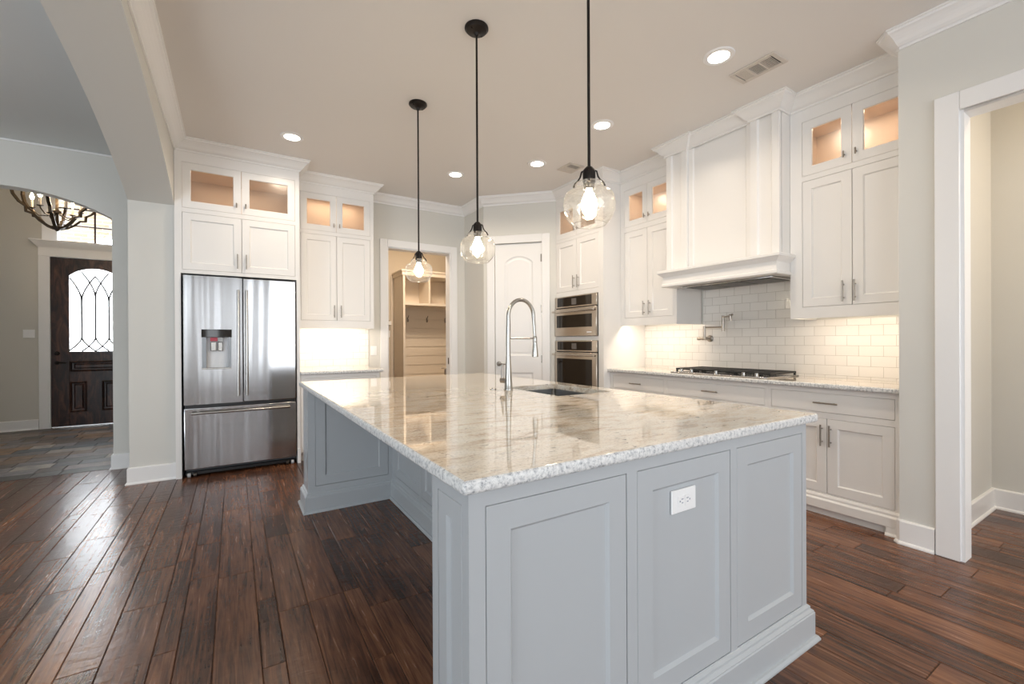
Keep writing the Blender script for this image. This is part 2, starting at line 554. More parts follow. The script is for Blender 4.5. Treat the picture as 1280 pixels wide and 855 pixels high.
def make_thin_glass(name, tint, facing, gloss_rough, bump=None, base=0.04, glow=0.0):
    """thin clear glass: mostly see-through, mirror-like towards grazing angles"""
    m = bpy.data.materials.new(name)
    m.use_nodes = True
    nt = m.node_tree
    nt.nodes.clear()
    out = nt.nodes.new('ShaderNodeOutputMaterial')
    tr = nt.nodes.new('ShaderNodeBsdfTransparent')
    tr.inputs['Color'].default_value = (*tint, 1)
    gl = nt.nodes.new('ShaderNodeBsdfGlossy')
    gl.inputs['Roughness'].default_value = gloss_rough
    lw = nt.nodes.new('ShaderNodeLayerWeight')
    lw.inputs['Blend'].default_value = facing
    mr = nt.nodes.new('ShaderNodeMapRange')
    mr.inputs['To Min'].default_value = base
    mr.inputs['To Max'].default_value = 0.8
    mx = nt.nodes.new('ShaderNodeMixShader')
    nt.links.new(lw.outputs['Facing'], mr.inputs['Value'])
    nt.links.new(mr.outputs['Result'], mx.inputs['Fac'])
    nt.links.new(tr.outputs[0], mx.inputs[1])
    nt.links.new(gl.outputs[0], mx.inputs[2])
    last = mx
    if glow:
        tl = nt.nodes.new('ShaderNodeBsdfTranslucent')
        tl.inputs['Color'].default_value = (1, 0.97, 0.93, 1)
        df = nt.nodes.new('ShaderNodeBsdfDiffuse')
        df.inputs['Color'].default_value = (1, 0.97, 0.93, 1)
        m0 = nt.nodes.new('ShaderNodeMixShader')
        nt.links.new(tl.outputs[0], m0.inputs[1])
        nt.links.new(df.outputs[0], m0.inputs[2])
        tcg = nt.nodes.new('ShaderNodeTexCoord')
        vg = nt.nodes.new('ShaderNodeTexVoronoi')
        vg.inputs['Scale'].default_value = 130
        mg = nt.nodes.new('ShaderNodeMapRange')
        mg.inputs['From Min'].default_value = 0.12
        mg.inputs['From Max'].default_value = 0.3
        mg.inputs['To Min'].default_value = glow * 5
        mg.inputs['To Max'].default_value = glow
        m1 = nt.nodes.new('ShaderNodeMixShader')
        nt.links.new(tcg.outputs['Object'], vg.inputs['Vector'])
        nt.links.new(vg.outputs['Distance'], mg.inputs['Value'])
        nt.links.new(mg.outputs['Result'], m1.inputs['Fac'])
        nt.links.new(mx.outputs[0], m1.inputs[1])
        nt.links.new(m0.outputs[0], m1.inputs[2])
        last = m1
    nt.links.new(last.outputs[0], out.inputs['Surface'])
    if bump:
        tc = nt.nodes.new('ShaderNodeTexCoord')
        nz = nt.nodes.new('ShaderNodeTexNoise')
        nz.inputs['Scale'].default_value = bump[0]
        nz.inputs['Detail'].default_value = 2
        bp = nt.nodes.new('ShaderNodeBump')
        bp.inputs['Strength'].default_value = bump[1]
        bp.inputs['Distance'].default_value = 0.01
        nt.links.new(tc.outputs['Object'], nz.inputs['Vector'])
        nt.links.new(nz.outputs['Fac'], bp.inputs['Height'])
        nt.links.new(bp.outputs['Normal'], gl.inputs['Normal'])
        nt.links.new(bp.outputs['Normal'], lw.inputs['Normal'])
    return m


M_seeded = make_thin_glass('seeded_glass', (0.97, 0.96, 0.94), 0.30, 0.08, (45, 0.25), 0.06, 0.012)
M_cabglass = make_thin_glass('wavy_cabinet_glass', (0.93, 0.90, 0.86), 0.15, 0.22, (14, 0.08), 0.10)
M_pane = make_thin_glass('clear_pane', (0.97, 0.98, 1.0), 0.1, 0.02, None, 0.03)


M_dimmer = bpy.data.materials.new('sky_dimmer_sheet')  # tinted sheet added to dim the sky through the unseen windows
M_dimmer.use_nodes = True
_nt = M_dimmer.node_tree
_t = _nt.nodes.new('ShaderNodeBsdfTransparent')
_t.inputs['Color'].default_value = (0.12, 0.12, 0.12, 1)
_nt.links.new(_t.outputs[0], _nt.nodes['Material Output'].inputs['Surface'])


def make_obscure():
    m = bpy.data.materials.new('obscure_door_glass')
    m.use_nodes = True
    nt = m.node_tree
    nt.nodes.clear()
    out = nt.nodes.new('ShaderNodeOutputMaterial')
    tr = nt.nodes.new('ShaderNodeBsdfTransparent')
    tl = nt.nodes.new('ShaderNodeBsdfTranslucent')
    tl.inputs['Color'].default_value = (0.95, 0.95, 0.95, 1)
    mx = nt.nodes.new('ShaderNodeMixShader')
    mx.inputs['Fac'].default_value = 0.5
    nt.links.new(tr.outputs[0], mx.inputs[1])
    nt.links.new(tl.outputs[0], mx.inputs[2])
    nt.links.new(mx.outputs[0], out.inputs['Surface'])
    tc = nt.nodes.new('ShaderNodeTexCoord')
    nz = nt.nodes.new('ShaderNodeTexNoise')
    nz.inputs['Scale'].default_value = 120
    r = nt.nodes.new('ShaderNodeMapRange')
    r.inputs['From Min'].default_value = 0.35
    r.inputs['From Max'].default_value = 0.65
    r.inputs['To Min'].default_value = 0.3
    r.inputs['To Max'].default_value = 0.75
    nt.links.new(tc.outputs['Object'], nz.inputs['Vector'])
    nt.links.new(nz.outputs['Fac'], r.inputs['Value'])
    nt.links.new(r.outputs['Result'], mx.inputs['Fac'])
    return m


M_obscure = make_obscure()


def make_alder():
    m = mat('knotty_alder_stain', (0.08, 0.03, 0.02), 0.38, 0, 0.5)
    b = m.node_tree.nodes['Principled BSDF']
    tc = nd(m, 'ShaderNodeTexCoord')
    mp = nd(m, 'ShaderNodeMapping')
    mp.inputs['Scale'].default_value = (7.0, 7.0, 1.6)
    nz = nd(m, 'ShaderNodeTexNoise', i_Scale=1.4, i_Detail=7.0, i_Roughness=0.65, i_Distortion=1.3)
    ln(m, tc.outputs['Object'], mp.inputs['Vector'])
    ln(m, mp.outputs['Vector'], nz.inputs['Vector'])
    r = ramp(m, [(0.34, (0.006, 0.003, 0.003)), (0.48, (0.030, 0.011, 0.008)), (0.62, (0.085, 0.033, 0.020)), (0.78, (0.16, 0.070, 0.038))])
    ln(m, nz.outputs['Fac'], r.inputs['Fac'])
    ln(m, r.outputs['Color'], b.inputs['Base Color'])
    return m


M_alder = make_alder()


def make_brick():
    m = mat('porch_brick', (0.6, 0.5, 0.4), 0.8)
    b = m.node_tree.nodes['Principled BSDF']
    tc = nd(m, 'ShaderNodeTexCoord')
    sp = nd(m, 'ShaderNodeSeparateXYZ')
    cb = nd(m, 'ShaderNodeCombineXYZ')
    ln(m, tc.outputs['Object'], sp.inputs['Vector'])
    ln(m, sp.outputs['X'], cb.inputs['X'])
    ln(m, sp.outputs['Z'], cb.inputs['Y'])
    br = nd(m, 'ShaderNodeTexBrick', i_Scale=1.0)
    br.inputs['Color1'].default_value = (0.62, 0.50, 0.36, 1)
    br.inputs['Color2'].default_value = (0.48, 0.37, 0.26, 1)
    br.inputs['Mortar'].default_value = (0.75, 0.7, 0.62, 1)
    br.inputs['Mortar Size'].default_value = 0.008
    br.inputs['Brick Width'].default_value = 0.2
    br.inputs['Row Height'].default_value = 0.07
    ln(m, cb.outputs['Vector'], br.inputs['Vector'])
    ln(m, br.outputs['Color'], b.inputs['Base Color'])
    return m


M_brick = make_brick()

# ---------------------------------------------------------------- the room shell
H = 3.12           # ceiling
XL, XLo = -0.46, -0.79     # arch wall: kitchen side, hall side
YB = 5.662         # back wall
XR = 4.12          # range wall
YF = 9.1           # front wall with the entrance door
YH = 5.81          # wall between hall and foyer


def arc(c, half, spring, apex, n=28):
    sag = apex - spring
    R = (half * half + sag * sag) / (2 * sag)
    a = math.asin(half / R)
    return [(c + R * math.sin(-a + 2 * a * k / n), apex - R + R * math.cos(-a + 2 * a * k / n)) for k in range(n + 1)]


def wallbox(name, boxes, m, bev=0.0):
    bm = N()
    for b in boxes: bx(bm, *b, bev=bev)
    return link(name, bm, m, kind='structure', smooth=False)


# wood floor: boards of three widths running away from the camera, one mesh
bm = N()
widths = (0.081, 0.126, 0.163)
x = -0.655 - 11 * 0.37
k = 0
while x < 4.95:
    w = widths[k % 3]
    y = -3.7 - random.random() * 1.2
    while y < 8.2:
        L = random.choice((0.45, 0.6, 0.8, 1.0, 1.3))
        y1 = y + L * random.uniform(0.85, 1.15)
        y0c, y1c = max(y, -3.7), min(y1, 8.2)
        y = y1
        if x + w < XLo - 0.05 or x < XLo: y1c = min(y1c, YH + 0.02)
        if y1c - y0c < 0.04: continue
        e, g = 0.0035, 0.0006
        t = [bm.verts.new(p) for p in ((x + e, y0c + e, 0), (x + w - e, y0c + e, 0), (x + w - e, y1c - e, 0), (x + e, y1c - e, 0))]
        q = [bm.verts.new(p) for p in ((x + g, y0c + g, -0.003), (x + w - g, y0c + g, -0.003), (x + w - g, y1c - g, -0.003), (x + g, y1c - g, -0.003))]
        bm.faces.new(t)
        for i in range(4): bm.faces.new((q[i], q[(i + 1) % 4], t[(i + 1) % 4], t[i]))
    x += w
    k += 1
o = link('floor', bm, M_plank, kind='structure', smooth=False)
wallbox('floor_subfloor', [(-4.9, 5.0, -3.7, 9.4, -0.06, -0.004)], M_darkgap)
# slate in the foyer
bm = N()
for r in range(int((YF - YH) / 0.2) + 2):
    y0 = YH + 0.03 + r * 0.2
    if y0 > YF: break
    xx = -3.8 - random.random() * 0.3
    while xx < XLo + 0.4:
        w = random.choice((0.2, 0.3, 0.4))
        if xx > -3.9 and xx + w < -0.4:
            bx(bm, xx + 0.002, xx + w - 0.002, y0 + 0.002, min(y0 + 0.2, YF) - 0.002, -0.01, 0.001, bev=0.003)
        xx += w
link('floor_slate', bm, M_slate, kind='structure', smooth=False)

# ceilings
wallbox('ceiling', [(XLo, 4.95, -3.7, 5.8, H, H + 0.1)], M_ceil)
wallbox('ceiling_hall', [(-4.6, XLo, -3.7, YH + 0.14, H - 0.015, H + 0.1)], M_hallceil)
wallbox('ceiling_foyer', [(-3.9, -0.5, YH + 0.14, YF, 4.2, 4.3)], M_ceil)
wallbox('ceiling_mudroom', [(0.5, 4.6, 5.8, 8.1, 2.98, 3.06)], M_ceil)

# arch wall between kitchen and hall
bm = N()
A = [(y, z) for y, z in arc(2.6, 2.5, 2.515, 2.925)]
prism(bm, [(-0.6, 0), (0.1, 0)] + A + [(5.1, 0), (YH, 0), (YH, H), (-0.6, H)], 'yz', XLo, XL)
link('wall_left', bm, M_wall, kind='structure', smooth=False)
# wall with the smaller arch into the foyer
bm = N()
A = arc(-1.75, 0.73, 2.485, 2.68)
prism(bm, [(-4.6, 0), (-2.48, 0)] + A + [(-1.02, 0), (XLo + 0.3, 0), (XLo + 0.3, 4.2), (-4.6, 4.2)], 'xz', YH, YH + 0.14)
link('wall_hall', bm, M_wall, kind='structure', smooth=False)
# hall west wall with a tall window opening behind the photographer's left
wallbox('wall_west', [(-4.7, -4.6, -3.7, -2.6, 0, H), (-4.7, -4.6, 1.4, YH, 0, H), (-4.7, -4.6, -2.6, 1.4, 0, 0.6), (-4.7, -4.6, -2.6, 1.4, 2.8, H)], M_wall)
# foyer walls
dx0, dx1, dz = -2.29, -1.31, 2.53
tx0, tx1, tz0, tz1 = -2.205, -1.395, 2.775, 3.75
wallbox('wall_front', [(-3.9, dx0 - 0.0, YF, YF + 0.14, 0, 4.2), (dx1, -0.5, YF, YF + 0.14, 0, 4.2), (dx0, dx1, YF, YF + 0.14, dz + 0.0, tz0),
                       (dx0, tx0, YF, YF + 0.14, tz0, tz1), (tx1, dx1, YF, YF + 0.14, tz0, tz1), (dx0, dx1, YF, YF + 0.14, tz1, 4.2)], M_foyerwall)
wallbox('wall_foyer', [(-4.0, -3.9, YH + 0.14, YF + 0.14, 0, 4.2), (-0.5, -0.4, YH, YF + 0.14, 0, 4.2)], M_foyerwall)
# back wall with the mudroom opening
mx0, mx1, mz = 1.669, 2.554, 2.47
wallbox('wall_back', [(XL, mx0 - 0.0, YB, YB + 0.13, 0, H), (mx1, 2.93, YB, YB + 0.13, 0, H), (mx0, mx1, YB, YB + 0.13, mz, H)], M_wall)
wallbox('wall_nib', [(2.773, 2.90, 5.097, YB, 0, H)], M_wall)
# diagonal pantry wall, in its own frame: origin at the left corner, local x along the wall
DIAG = (2.773, 5.097, 0)
ds0, ds1, ddz = 0.148, 0.772, 2.512
bm = N()
for b in ((0, ds0, 0, 0.11, 0, H), (ds0, ds1, 0, 0.11, ddz, H)): bx(bm, *b)
prism(bm, [(ds1, 0), (0.952, 0), (0.9308, 0.0222), (1.0187, 0.11), (ds1, 0.11)], 'xy', 0, H)
o = link('wall_diagonal', bm, M_wall, kind='structure', smooth=False)
o.location = DIAG
o.rotation_euler = (0, 0, -PI / 4)
# range wall and the return wall at its near end
wallbox('wall_right', [(XR, XR + 0.13, 1.03, 5.8, 0, H)], M_wall)
bm = N()
bx(bm, 3.45, 3.56, 0.757, 1.03, 0, H)
bx(bm, 3.56, 4.85, 0.88, 1.03, 0, H)
bx(bm, 3.45, 3.56, -0.30, 0.757, 2.528, H)
bx(bm, 3.45, 3.56, -3.7, -0.30, 0, H)
link('wall_doorway', bm, M_wall, kind='structure', smooth=False)
wallbox('wall_passage', [(4.75, 4.85, -3.7, 0.88, 0, H)], M_wall)
# living-space wall behind the camera, window openings spaced to streak the fridge
wallbox('wall_south', [(-4.7, -4.3, -3.8, -3.7, 0, H), (-1.7, -0.85, -3.8, -3.7, 0, H), (-0.35, 0.5, -3.8, -3.7, 0, H), (3.3, 3.75, -3.8, -3.7, 0, H), (4.55, 4.95, -3.8, -3.7, 0, H), (-4.3, 4.6, -3.8, -3.7, 0, 0.2), (-4.3, 4.6, -3.8, -3.7, 2.95, H)], M_wall)
# mudroom shell
wallbox('wall_mudroom', [(0.5, 4.6, 7.72, 7.82, 0, 3.06), (0.5, 0.6, 5.8, 7.72, 0, 3.06), (4.1, 4.2, 5.8, 7.72, 0, 3.06)], M_mudwall)

# unseen window frames of living space and hall; the passage one added for light
for nm, axis, (a0, a1), at, (z0, z1), n in (('window_2', 'x', (-4.3, -1.7), -3.75, (0.2, 2.95), 2), ('window_4', 'x', (-0.85, -0.35), -3.75, (0.2, 2.95), 1), ('window_5', 'x', (0.5, 3.3), -3.75, (0.2, 2.95), 2), ('added_passage_window', 'x', (3.75, 4.55), -3.75, (0.2, 2.95), 1), ('window_3', 'y', (-2.6, 1.4), -4.65, (0.6, 2.8), 3)):
    bm = N()
    for i in range(n + 1):
        c = a0 + (a1 - a0) * i / n
        c0, c1 = max(a0, c - 0.035), min(a1, c + 0.035)
        if axis == 'x': bx(bm, c0, c1, at - 0.03, at + 0.03, z0, z1)
        else: bx(bm, at - 0.03, at + 0.03, c0, c1, z0, z1)
    for z in (z0, z1 - 0.05):
        if axis == 'x': bx(bm, a0, a1, at - 0.03, at + 0.03, z, z + 0.05)
        else: bx(bm, at - 0.03, at + 0.03, a0, a1, z, z + 0.05)
    wf = link(nm, bm, M_trim, kind='structure', smooth=False)
    bm = N()
    if axis == 'x': bx(bm, a0, a1, at - 0.044, at - 0.042, z0, z1)
    else: bx(bm, at - 0.044, at - 0.042, a0, a1, z0, z1)
    link('sky_dimmer', bm, M_dimmer, wf, smooth=False)  # added sheet that cuts the sky light coming in

# ---------------------------------------------------------------- crown mouldings
CP = 0.10
HT = H - 0.0006
CROWN = [(0, HT), (0, H - 0.108), (0.011, H - 0.108), (0.013, H - 0.094), (0.022, H - 0.090), (0.034, H - 0.078), (0.046, H - 0.060), (0.060, H - 0.044), (0.076, H - 0.030), (0.088, H - 0.024), (0.090, H - 0.012), (CP, H - 0.010), (CP, HT)]
FY, FXR = 5.05, 0.577          # fridge cabinet front, right side
C2Y, C2XR = 5.357, 1.417       # cabinet beside it
OX, OY = 3.448, 3.585          # oven tower front, near side
UX = 3.713                     # wall cabinets on the range wall
HXf, HY0, HY1 = 3.552, 1.78, 2.828   # hood pilaster front, near and far side
CPATH = [(XL + 0.0008, -0.58), (XL + 0.0008, FY), (FXR, FY), (FXR, C2Y), (C2XR, C2Y), (C2XR, YB), (2.773, YB), (2.773, 5.097), (OX, 4.422), (OX, OY), (UX, OY), (UX, HY1), (HXf, HY1),
         (HXf, 2.60), (HXf + 0.025, 2.60), (HXf + 0.025, 2.006), (HXf, 2.006), (HXf, HY0), (UX, HY0), (UX, 1.032)]


def crown(name, i0, i1, m, parent=None, kind=None, path=CPATH):
    bm = N()
    sweep(bm, path, CROWN, i0=i0, i1=i1)
    if parent is not None:
        bm.transform(parent.matrix_basis.inverted())
    return link(name, bm, m, parent, kind=kind)


crown('trim_1', 0, 1, M_trim, kind='structure')
crown('trim_2', 5, 8, M_trim, kind='structure')
RP = [(3.70, 1.031), (3.466, 1.031), (3.45, 1.015), (3.45, -3.68)]
bm = N()
sweep(bm, RP, CROWN)
link('trim_3', bm, M_trim, kind='structure')
bm = N()
bx(bm, -4.59, XLo - 0.001, YH - 0.012, YH - 0.0005, H - 0.034, H - 0.016, bev=0.004)
link('hall_edge_highlight', bm, M_trim, kind='structure')  # white strip standing in for the highlight along the hall ceiling edge
# crown in the mudroom
bm = N()
MC = [(r, z - H + 2.98) for r, z in CROWN]
sweep(bm, [(0.62, 7.72), (4.1, 7.72), (4.1, 5.82)], MC)
link('trim_4', bm, M_cream, kind='structure')

# ---------------------------------------------------------------- baseboards
BASE = [(0, 0), (0.028, 0), (0.028, 0.008), (0.022, 0.017), (0.016, 0.019), (0.016, 0.138), (0.012, 0.144), (0.006, 0.147), (0, 0.147)]


def baseboard(name, path):
    bm = N()
    sweep(bm, path, BASE)
    return link(name, bm, M_trim, kind='structure')


baseboard('baseboard_pier', [(XLo, YH - 0.03), (XLo, 5.1), (XL, 5.1)][::1])
baseboard('baseboard_hall', [(-1.02, YH + 0.10), (-1.02, YH), (XLo - 0.018, YH)])
baseboard('baseboard_left', [(XLo, -0.6), (XL, -0.6), (XL, 0.1), (XLo, 0.1)])
baseboard('baseboard_front', [(-3.88, YF), (dx0 - 0.122, YF)])
baseboard('baseboard_doorway', [(3.545, 1.031), (3.462, 1.031), (3.45, 1.019), (3.45, 0.866)])
baseboard('baseboard_passage', [(3.585, 0.88), (4.75, 0.88), (4.75, -3.6)])
baseboard('baseboard_back', [(1.40, YB), (mx0 - 0.096, YB)])
baseboard('baseboard_nib', [(mx1 + 0.11, YB), (2.773, YB), (2.773, 5.097), (2.800, 5.070)])

# ---------------------------------------------------------------- door casings
# right-hand doorway (local x along the wall seen from the kitchen: rz -90)


def casing(bm, x0, x1, ztop, w, t, head_extra=0.0, lip=0.012):
    """flat casing around an opening x0..x1, head at ztop, on the plane y=0, towards -y"""
    bx(bm, x0 - w, x0, -t, 0, 0, ztop + w, bev=0.003)
    bx(bm, x1, x1 + w, -t, 0, 0, ztop + w, bev=0.003)
    bx(bm, x0 + 0.0005, x1 - 0.0005, -t, 0, ztop, ztop + w, bev=0.003)


bm = N()
casing(bm, 0, 1.057, 2.528, 0.105, 0.020)
bx(bm, -0.001, 0.016, -0.004, 0.114, 0, 2.528)
bx(bm, 1.041, 1.058, -0.004, 0.114, 0, 2.528)
bx(bm, 0.016, 1.041, -0.004, 0.114, 2.512, 2.529)
o = link('trim_5', bm, M_trim, kind='structure')
o.location = (3.45, 0.757, 0)
o.rotation_euler = (0, 0, -PI / 2)
# mudroom doorway
bm = N()
casing(bm, mx0, mx1, mz, 0.094, 0.020)
bx(bm, mx0 - 0.001, mx0 + 0.015, -0.004, 0.134, 0, mz)
bx(bm, mx1 - 0.015, mx1 + 0.001, -0.004, 0.134, 0, mz)
bx(bm, mx0 + 0.015, mx1 - 0.015, -0.004, 0.134, mz - 0.014, mz + 0.001)
o = link('trim_6', bm, M_trim, kind='structure')
o.location = (0, YB, 0)
bm = N()
bx(bm, mx1 - 0.0165, mx1 - 0.0145, 0.035, 0.065, 0.93, 1.02)
o = link('strike_plate', bm, M_bronze, o, smooth=False)
# pantry doorway
bm = N()
casing(bm, ds0, ds1, ddz, 0.10, 0.020)
o = link('trim_7', bm, M_trim, kind='structure')
o.location = DIAG
o.rotation_euler = (0, 0, -PI / 4)


def arch_pts(x0, x1, z0, spring, apex, n=14):
    return [(x0, z0), (x1, z0)] + arc((x0 + x1) / 2, (x1 - x0) / 2, spring, apex, n)[::-1]


def inset_poly(pts, d):
    P, Mo = offsets(pts, True)
    return [(p.x - m.x * d, p.y - m.y * d) for p, m in zip(P, Mo)]


def raised_panel(bm, pts, y0, steps):
    """rings stepping inwards from an outline (counter-clockwise in x,z): (inset, y)"""
    rings = []
    for ins, y in steps:
        rings.append([bm.verts.new((p[0], y0 + y, p[1])) for p in inset_poly(pts, ins)])
    n = len(pts)
    for A, B in zip(rings, rings[1:]):
        for i in range(n): bm.faces.new((A[i], A[(i + 1) % n], B[(i + 1) % n], B[i]))
    bm.faces.new(rings[-1])


# pantry door
door = thing('door_1', 'white two panel pantry door with an arched upper panel and lever', 'door', DIAG, -PI / 4)
door['kind'] = 'structure'
bm = N()
a, b, yd = ds0 + 0.004, ds1 - 0.004, 0.012
sa, sb = 0.275, 0.652
bx(bm, a, b, yd + 0.010, yd + 0.036, 0.01, ddz - 0.006)
bx(bm, a, sa, yd, yd + 0.012, 0.01, ddz - 0.006)
bx(bm, sb, b, yd, yd + 0.012, 0.01, ddz - 0.006)
bx(bm, sa, sb, yd, yd + 0.012, 0.01, 0.22)
bx(bm, sa, sb, yd, yd + 0.012, 0.845, 1.06)
top = [(sa, ddz - 0.006), (sb, ddz - 0.006)][::-1] + arc((sa + sb) / 2, (sb - sa) / 2, 2.265, 2.345, 14)
prism(bm, top, 'xz', yd, yd + 0.012)
link('door_slab', bm, M_trim, door)
for nm, pts in (('arched_panel', arch_pts(sa, sb, 1.06, 2.265, 2.345)), ('lower_panel', [(sa, 0.22), (sb, 0.22), (sb, 0.845), (sa, 0.845)])):
    bm = N()
    raised_panel(bm, pts, yd, [(0, 0), (0.010, 0.006), (0.016, 0.009), (0.030, 0.009), (0.046, 0.003)])
    link(nm, bm, M_trim, door)
bm = N()
lathe(bm, [(0.031, 0.0), (0.031, -0.006), (0.026, -0.011), (0.011, -0.013), (0.010, -0.048)], (0.198, yd, 0.955), 20, 'y')
tube(bm, [(0.198, yd - 0.045, 0.955), (0.225, yd - 0.048, 0.956), (0.27, yd - 0.047, 0.952), (0.312, yd - 0.044, 0.948)], [0.010, 0.010, 0.008, 0.006], 10)
link('lever_handle', bm, M_nickel, door)
for z in (2.31, 1.66, 1.02, 0.28):
    bm = N()
    lathe(bm, [(0.007, z - 0.05), (0.007, z + 0.05)], (ds1 - 0.002, yd - 0.006, 0), 10)
    bx(bm, ds1 - 0.022, ds1 - 0.004, yd - 0.002, yd + 0.001, z - 0.048, z + 0.048)
    link('hinge', bm, M_nickel, door)

# ---------------------------------------------------------------- cabinet parts


def shaker(bm, x0, x1, z0, z1, y=0.0, t=0.02, st=0.062, rec=0.011, bead=0.008):
    def ring(i, yy): return [bm.verts.new(p) for p in ((x0 + i, yy, z0 + i), (x1 - i, yy, z0 + i), (x1 - i, yy, z1 - i), (x0 + i, yy, z1 - i))]
    R = [ring(0, y + t), ring(0, y + 0.0015), ring(0.0015, y), ring(st, y), ring(st + bead, y + rec)]
    for A, B in zip(R, R[1:]):
        for i in range(4): bm.faces.new((A[i], A[(i + 1) % 4], B[(i + 1) % 4], B[i]))
    bm.faces.new(R[-1])
    bm.faces.new(R[0][::-1])


def ring_frame(bm, x0, x1, z0, z1, y, t, st):
    def ring(i, yy): return [bm.verts.new(p) for p in ((x0 + i, yy, z0 + i), (x1 - i, yy, z0 + i), (x1 - i, yy, z1 - i), (x0 + i, yy, z1 - i))]
    R = [ring(0, y + t), ring(0, y), ring(st, y), ring(st + 0.004, y + 0.006), ring(st + 0.004, y + t)]
    for A, B in zip(R, R[1:] + R[:1]):
        for i in range(4): bm.faces.new((A[i], A[(i + 1) % 4], B[(i + 1) % 4], B[i]))


def pull(parent, x, z, L, vertical=True, y=0.0, r=0.0055, m=None, name='handle'):
    bm = N()
    off = y - 0.030
    if vertical:
        tube(bm, [(x, off, z - L / 2), (x, off, z + L / 2)], r, 10)
        for s in (-1, 1): tube(bm, [(x, y + 0.001, z + s * L * 0.31), (x, off, z + s * L * 0.31)], r * 0.75, 8)
    else:
        tube(bm, [(x - L / 2, off, z), (x + L / 2, off, z)], r, 10)
        for s in (-1, 1): tube(bm, [(x + s * L * 0.31, y + 0.001, z), (x + s * L * 0.31, off, z)], r * 0.75, 8)
    return link(name, bm, m or M_nickel, parent)


def cab_door(parent, x0, x1, z0, z1, m, hx=None, hz=None, hl=0.15, st=0.062, g=0.0022):
    bm = N()
    shaker(bm, x0 + g, x1 - g, z0 + g, z1 - g, st=st)
    d = link('door', bm, m, parent)
    if hx is not None: pull(d, hx, hz, hl)
    return d


def glass_door(parent, x0, x1, z0, z1, m, hx, hz, st=0.062, g=0.0022):
    bm = N()
    ring_frame(bm, x0 + g, x1 - g, z0 + g, z1 - g, 0, 0.02, st)
    d = link('glass_door', bm, m, parent)
    bm = N()
    bx(bm, x0 + st, x1 - st, 0.009, 0.012, z0 + st, z1 - st)
    link('pane', bm, M_cabglass, d, smooth=False)
    bm = N()
    tube(bm, [(hx, -0.022, hz - 0.022), (hx, -0.022, hz + 0.022)], 0.0055, 8)
    tube(bm, [(hx, 0.001, hz), (hx, -0.022, hz)], 0.0045, 8)
    link('knob', bm, M_nickel, d)
    return d


def drawer(parent, x0, x1, z0, z1, m, hl=0.15, g=0.0022):
    bm = N()
    bx(bm, x0 + g, x1 - g, 0, 0.02, z0 + g, z1 - g, bev=0.0015)
    d = link('drawer', bm, m, parent)
    pull(d, (x0 + x1) / 2, (z0 + z1) / 2, hl, False)
    return d


def face_frame(bm, x0, x1, z0, z1, holes, t=0.02):
    xs = sorted({x0, x1} | {v for h in holes for v in h[:2]})
    zs = sorted({z0, z1} | {v for h in holes for v in h[2:]})
    for xa, xb in zip(xs, xs[1:]):
        run = None
        for za, zb in list(zip(zs, zs[1:])) + [(None, None)]:
            inside = za is None or any(h[0] - 1e-6 <= xa and xb <= h[1] + 1e-6 and h[2] - 1e-6 <= za and zb <= h[3] + 1e-6 for h in holes)
            if inside:
                if run: bx(bm, xa, xb, 0, t, run[0], run[1])
                run = None
            else:
                run = (run[0], zb) if run else (za, zb)


def cavity(parent, x0, x1, z0, z1, depth, light=1.7):
    """lit tan interior of a glazed compartment"""
    bm = N()
    t = 0.008
    bx(bm, x0, x1, depth - t, depth, z0, z1)
    bx(bm, x0, x0 + t, 0.022, depth - t, z0, z1)
    bx(bm, x1 - t, x1, 0.022, depth - t, z0, z1)
    bx(bm, x0 + t, x1 - t, 0.022, depth - t, z0, z0 + t)
    bx(bm, x0 + t, x1 - t, 0.022, depth - t, z1 - t, z1)
    o = link('interior', bm, M_tan, parent, smooth=False, label='tan lit cabinet interior')
    area('puck_light', ((x0 + x1) / 2, depth * 0.45, z1 - 0.012), (0, 0, -1), (x1 - x0) * 0.7, 0.06, light, WARMER, parent)
    return o


def cab_box(name, label, cat, loc, rz, w, depth, zb, zt, holes, m, glass=None, extra=None, recess=0.0, lip='right'):
    """cabinet seen from its front: x 0..w, front plane y=0, y grows into the cabinet"""
    t = thing(name, label, cat, loc, rz)
    bm = N()
    face_frame(bm, 0, w, zb, zt, holes)
    if glass:
        g0, g1 = glass
        bx(bm, 0, w, 0.0205, depth, zb + recess, g0 - 0.012)
        if recess:
            if lip == 'left': bx(bm, 0, 0.018, 0.0205, depth, zb, zb + recess)
            else: bx(bm, w - 0.018, w, 0.0205, depth, zb, zb + recess)
        bx(bm, 0, w, 0.0205, depth, g1 + 0.012, zt)
        bx(bm, 0, 0.016, 0.0205, depth, g0 - 0.012, g1 + 0.012)
        bx(bm, w - 0.016, w, 0.0205, depth, g0 - 0.012, g1 + 0.012)
        bx(bm, 0.016, w - 0.016, depth - 0.006, depth, g0 - 0.012, g1 + 0.012)
    else:
        bx(bm, 0, w, 0.0205, depth, zb, zt)
    if extra: extra(bm)
    link('cabinet_body', bm, m, t, smooth=False)
    if glass:
        cavity(t, 0.017, w - 0.017, g0 - 0.011, g1 + 0.011, depth - 0.007)
    return t


# ---------------------------------------------------------------- refrigerator and its surround
gz0, gz1 = 2.497, 2.918
fx0 = -0.458
fw = FXR - fx0
L = lambda X: X - fx0


def fr_extra(bm):
    bx(bm, 0, 0.045, 0, 0.60, 0.0, 1.892)
    bx(bm, fw - 0.030, fw, 0, 0.60, 0.0, 1.892)


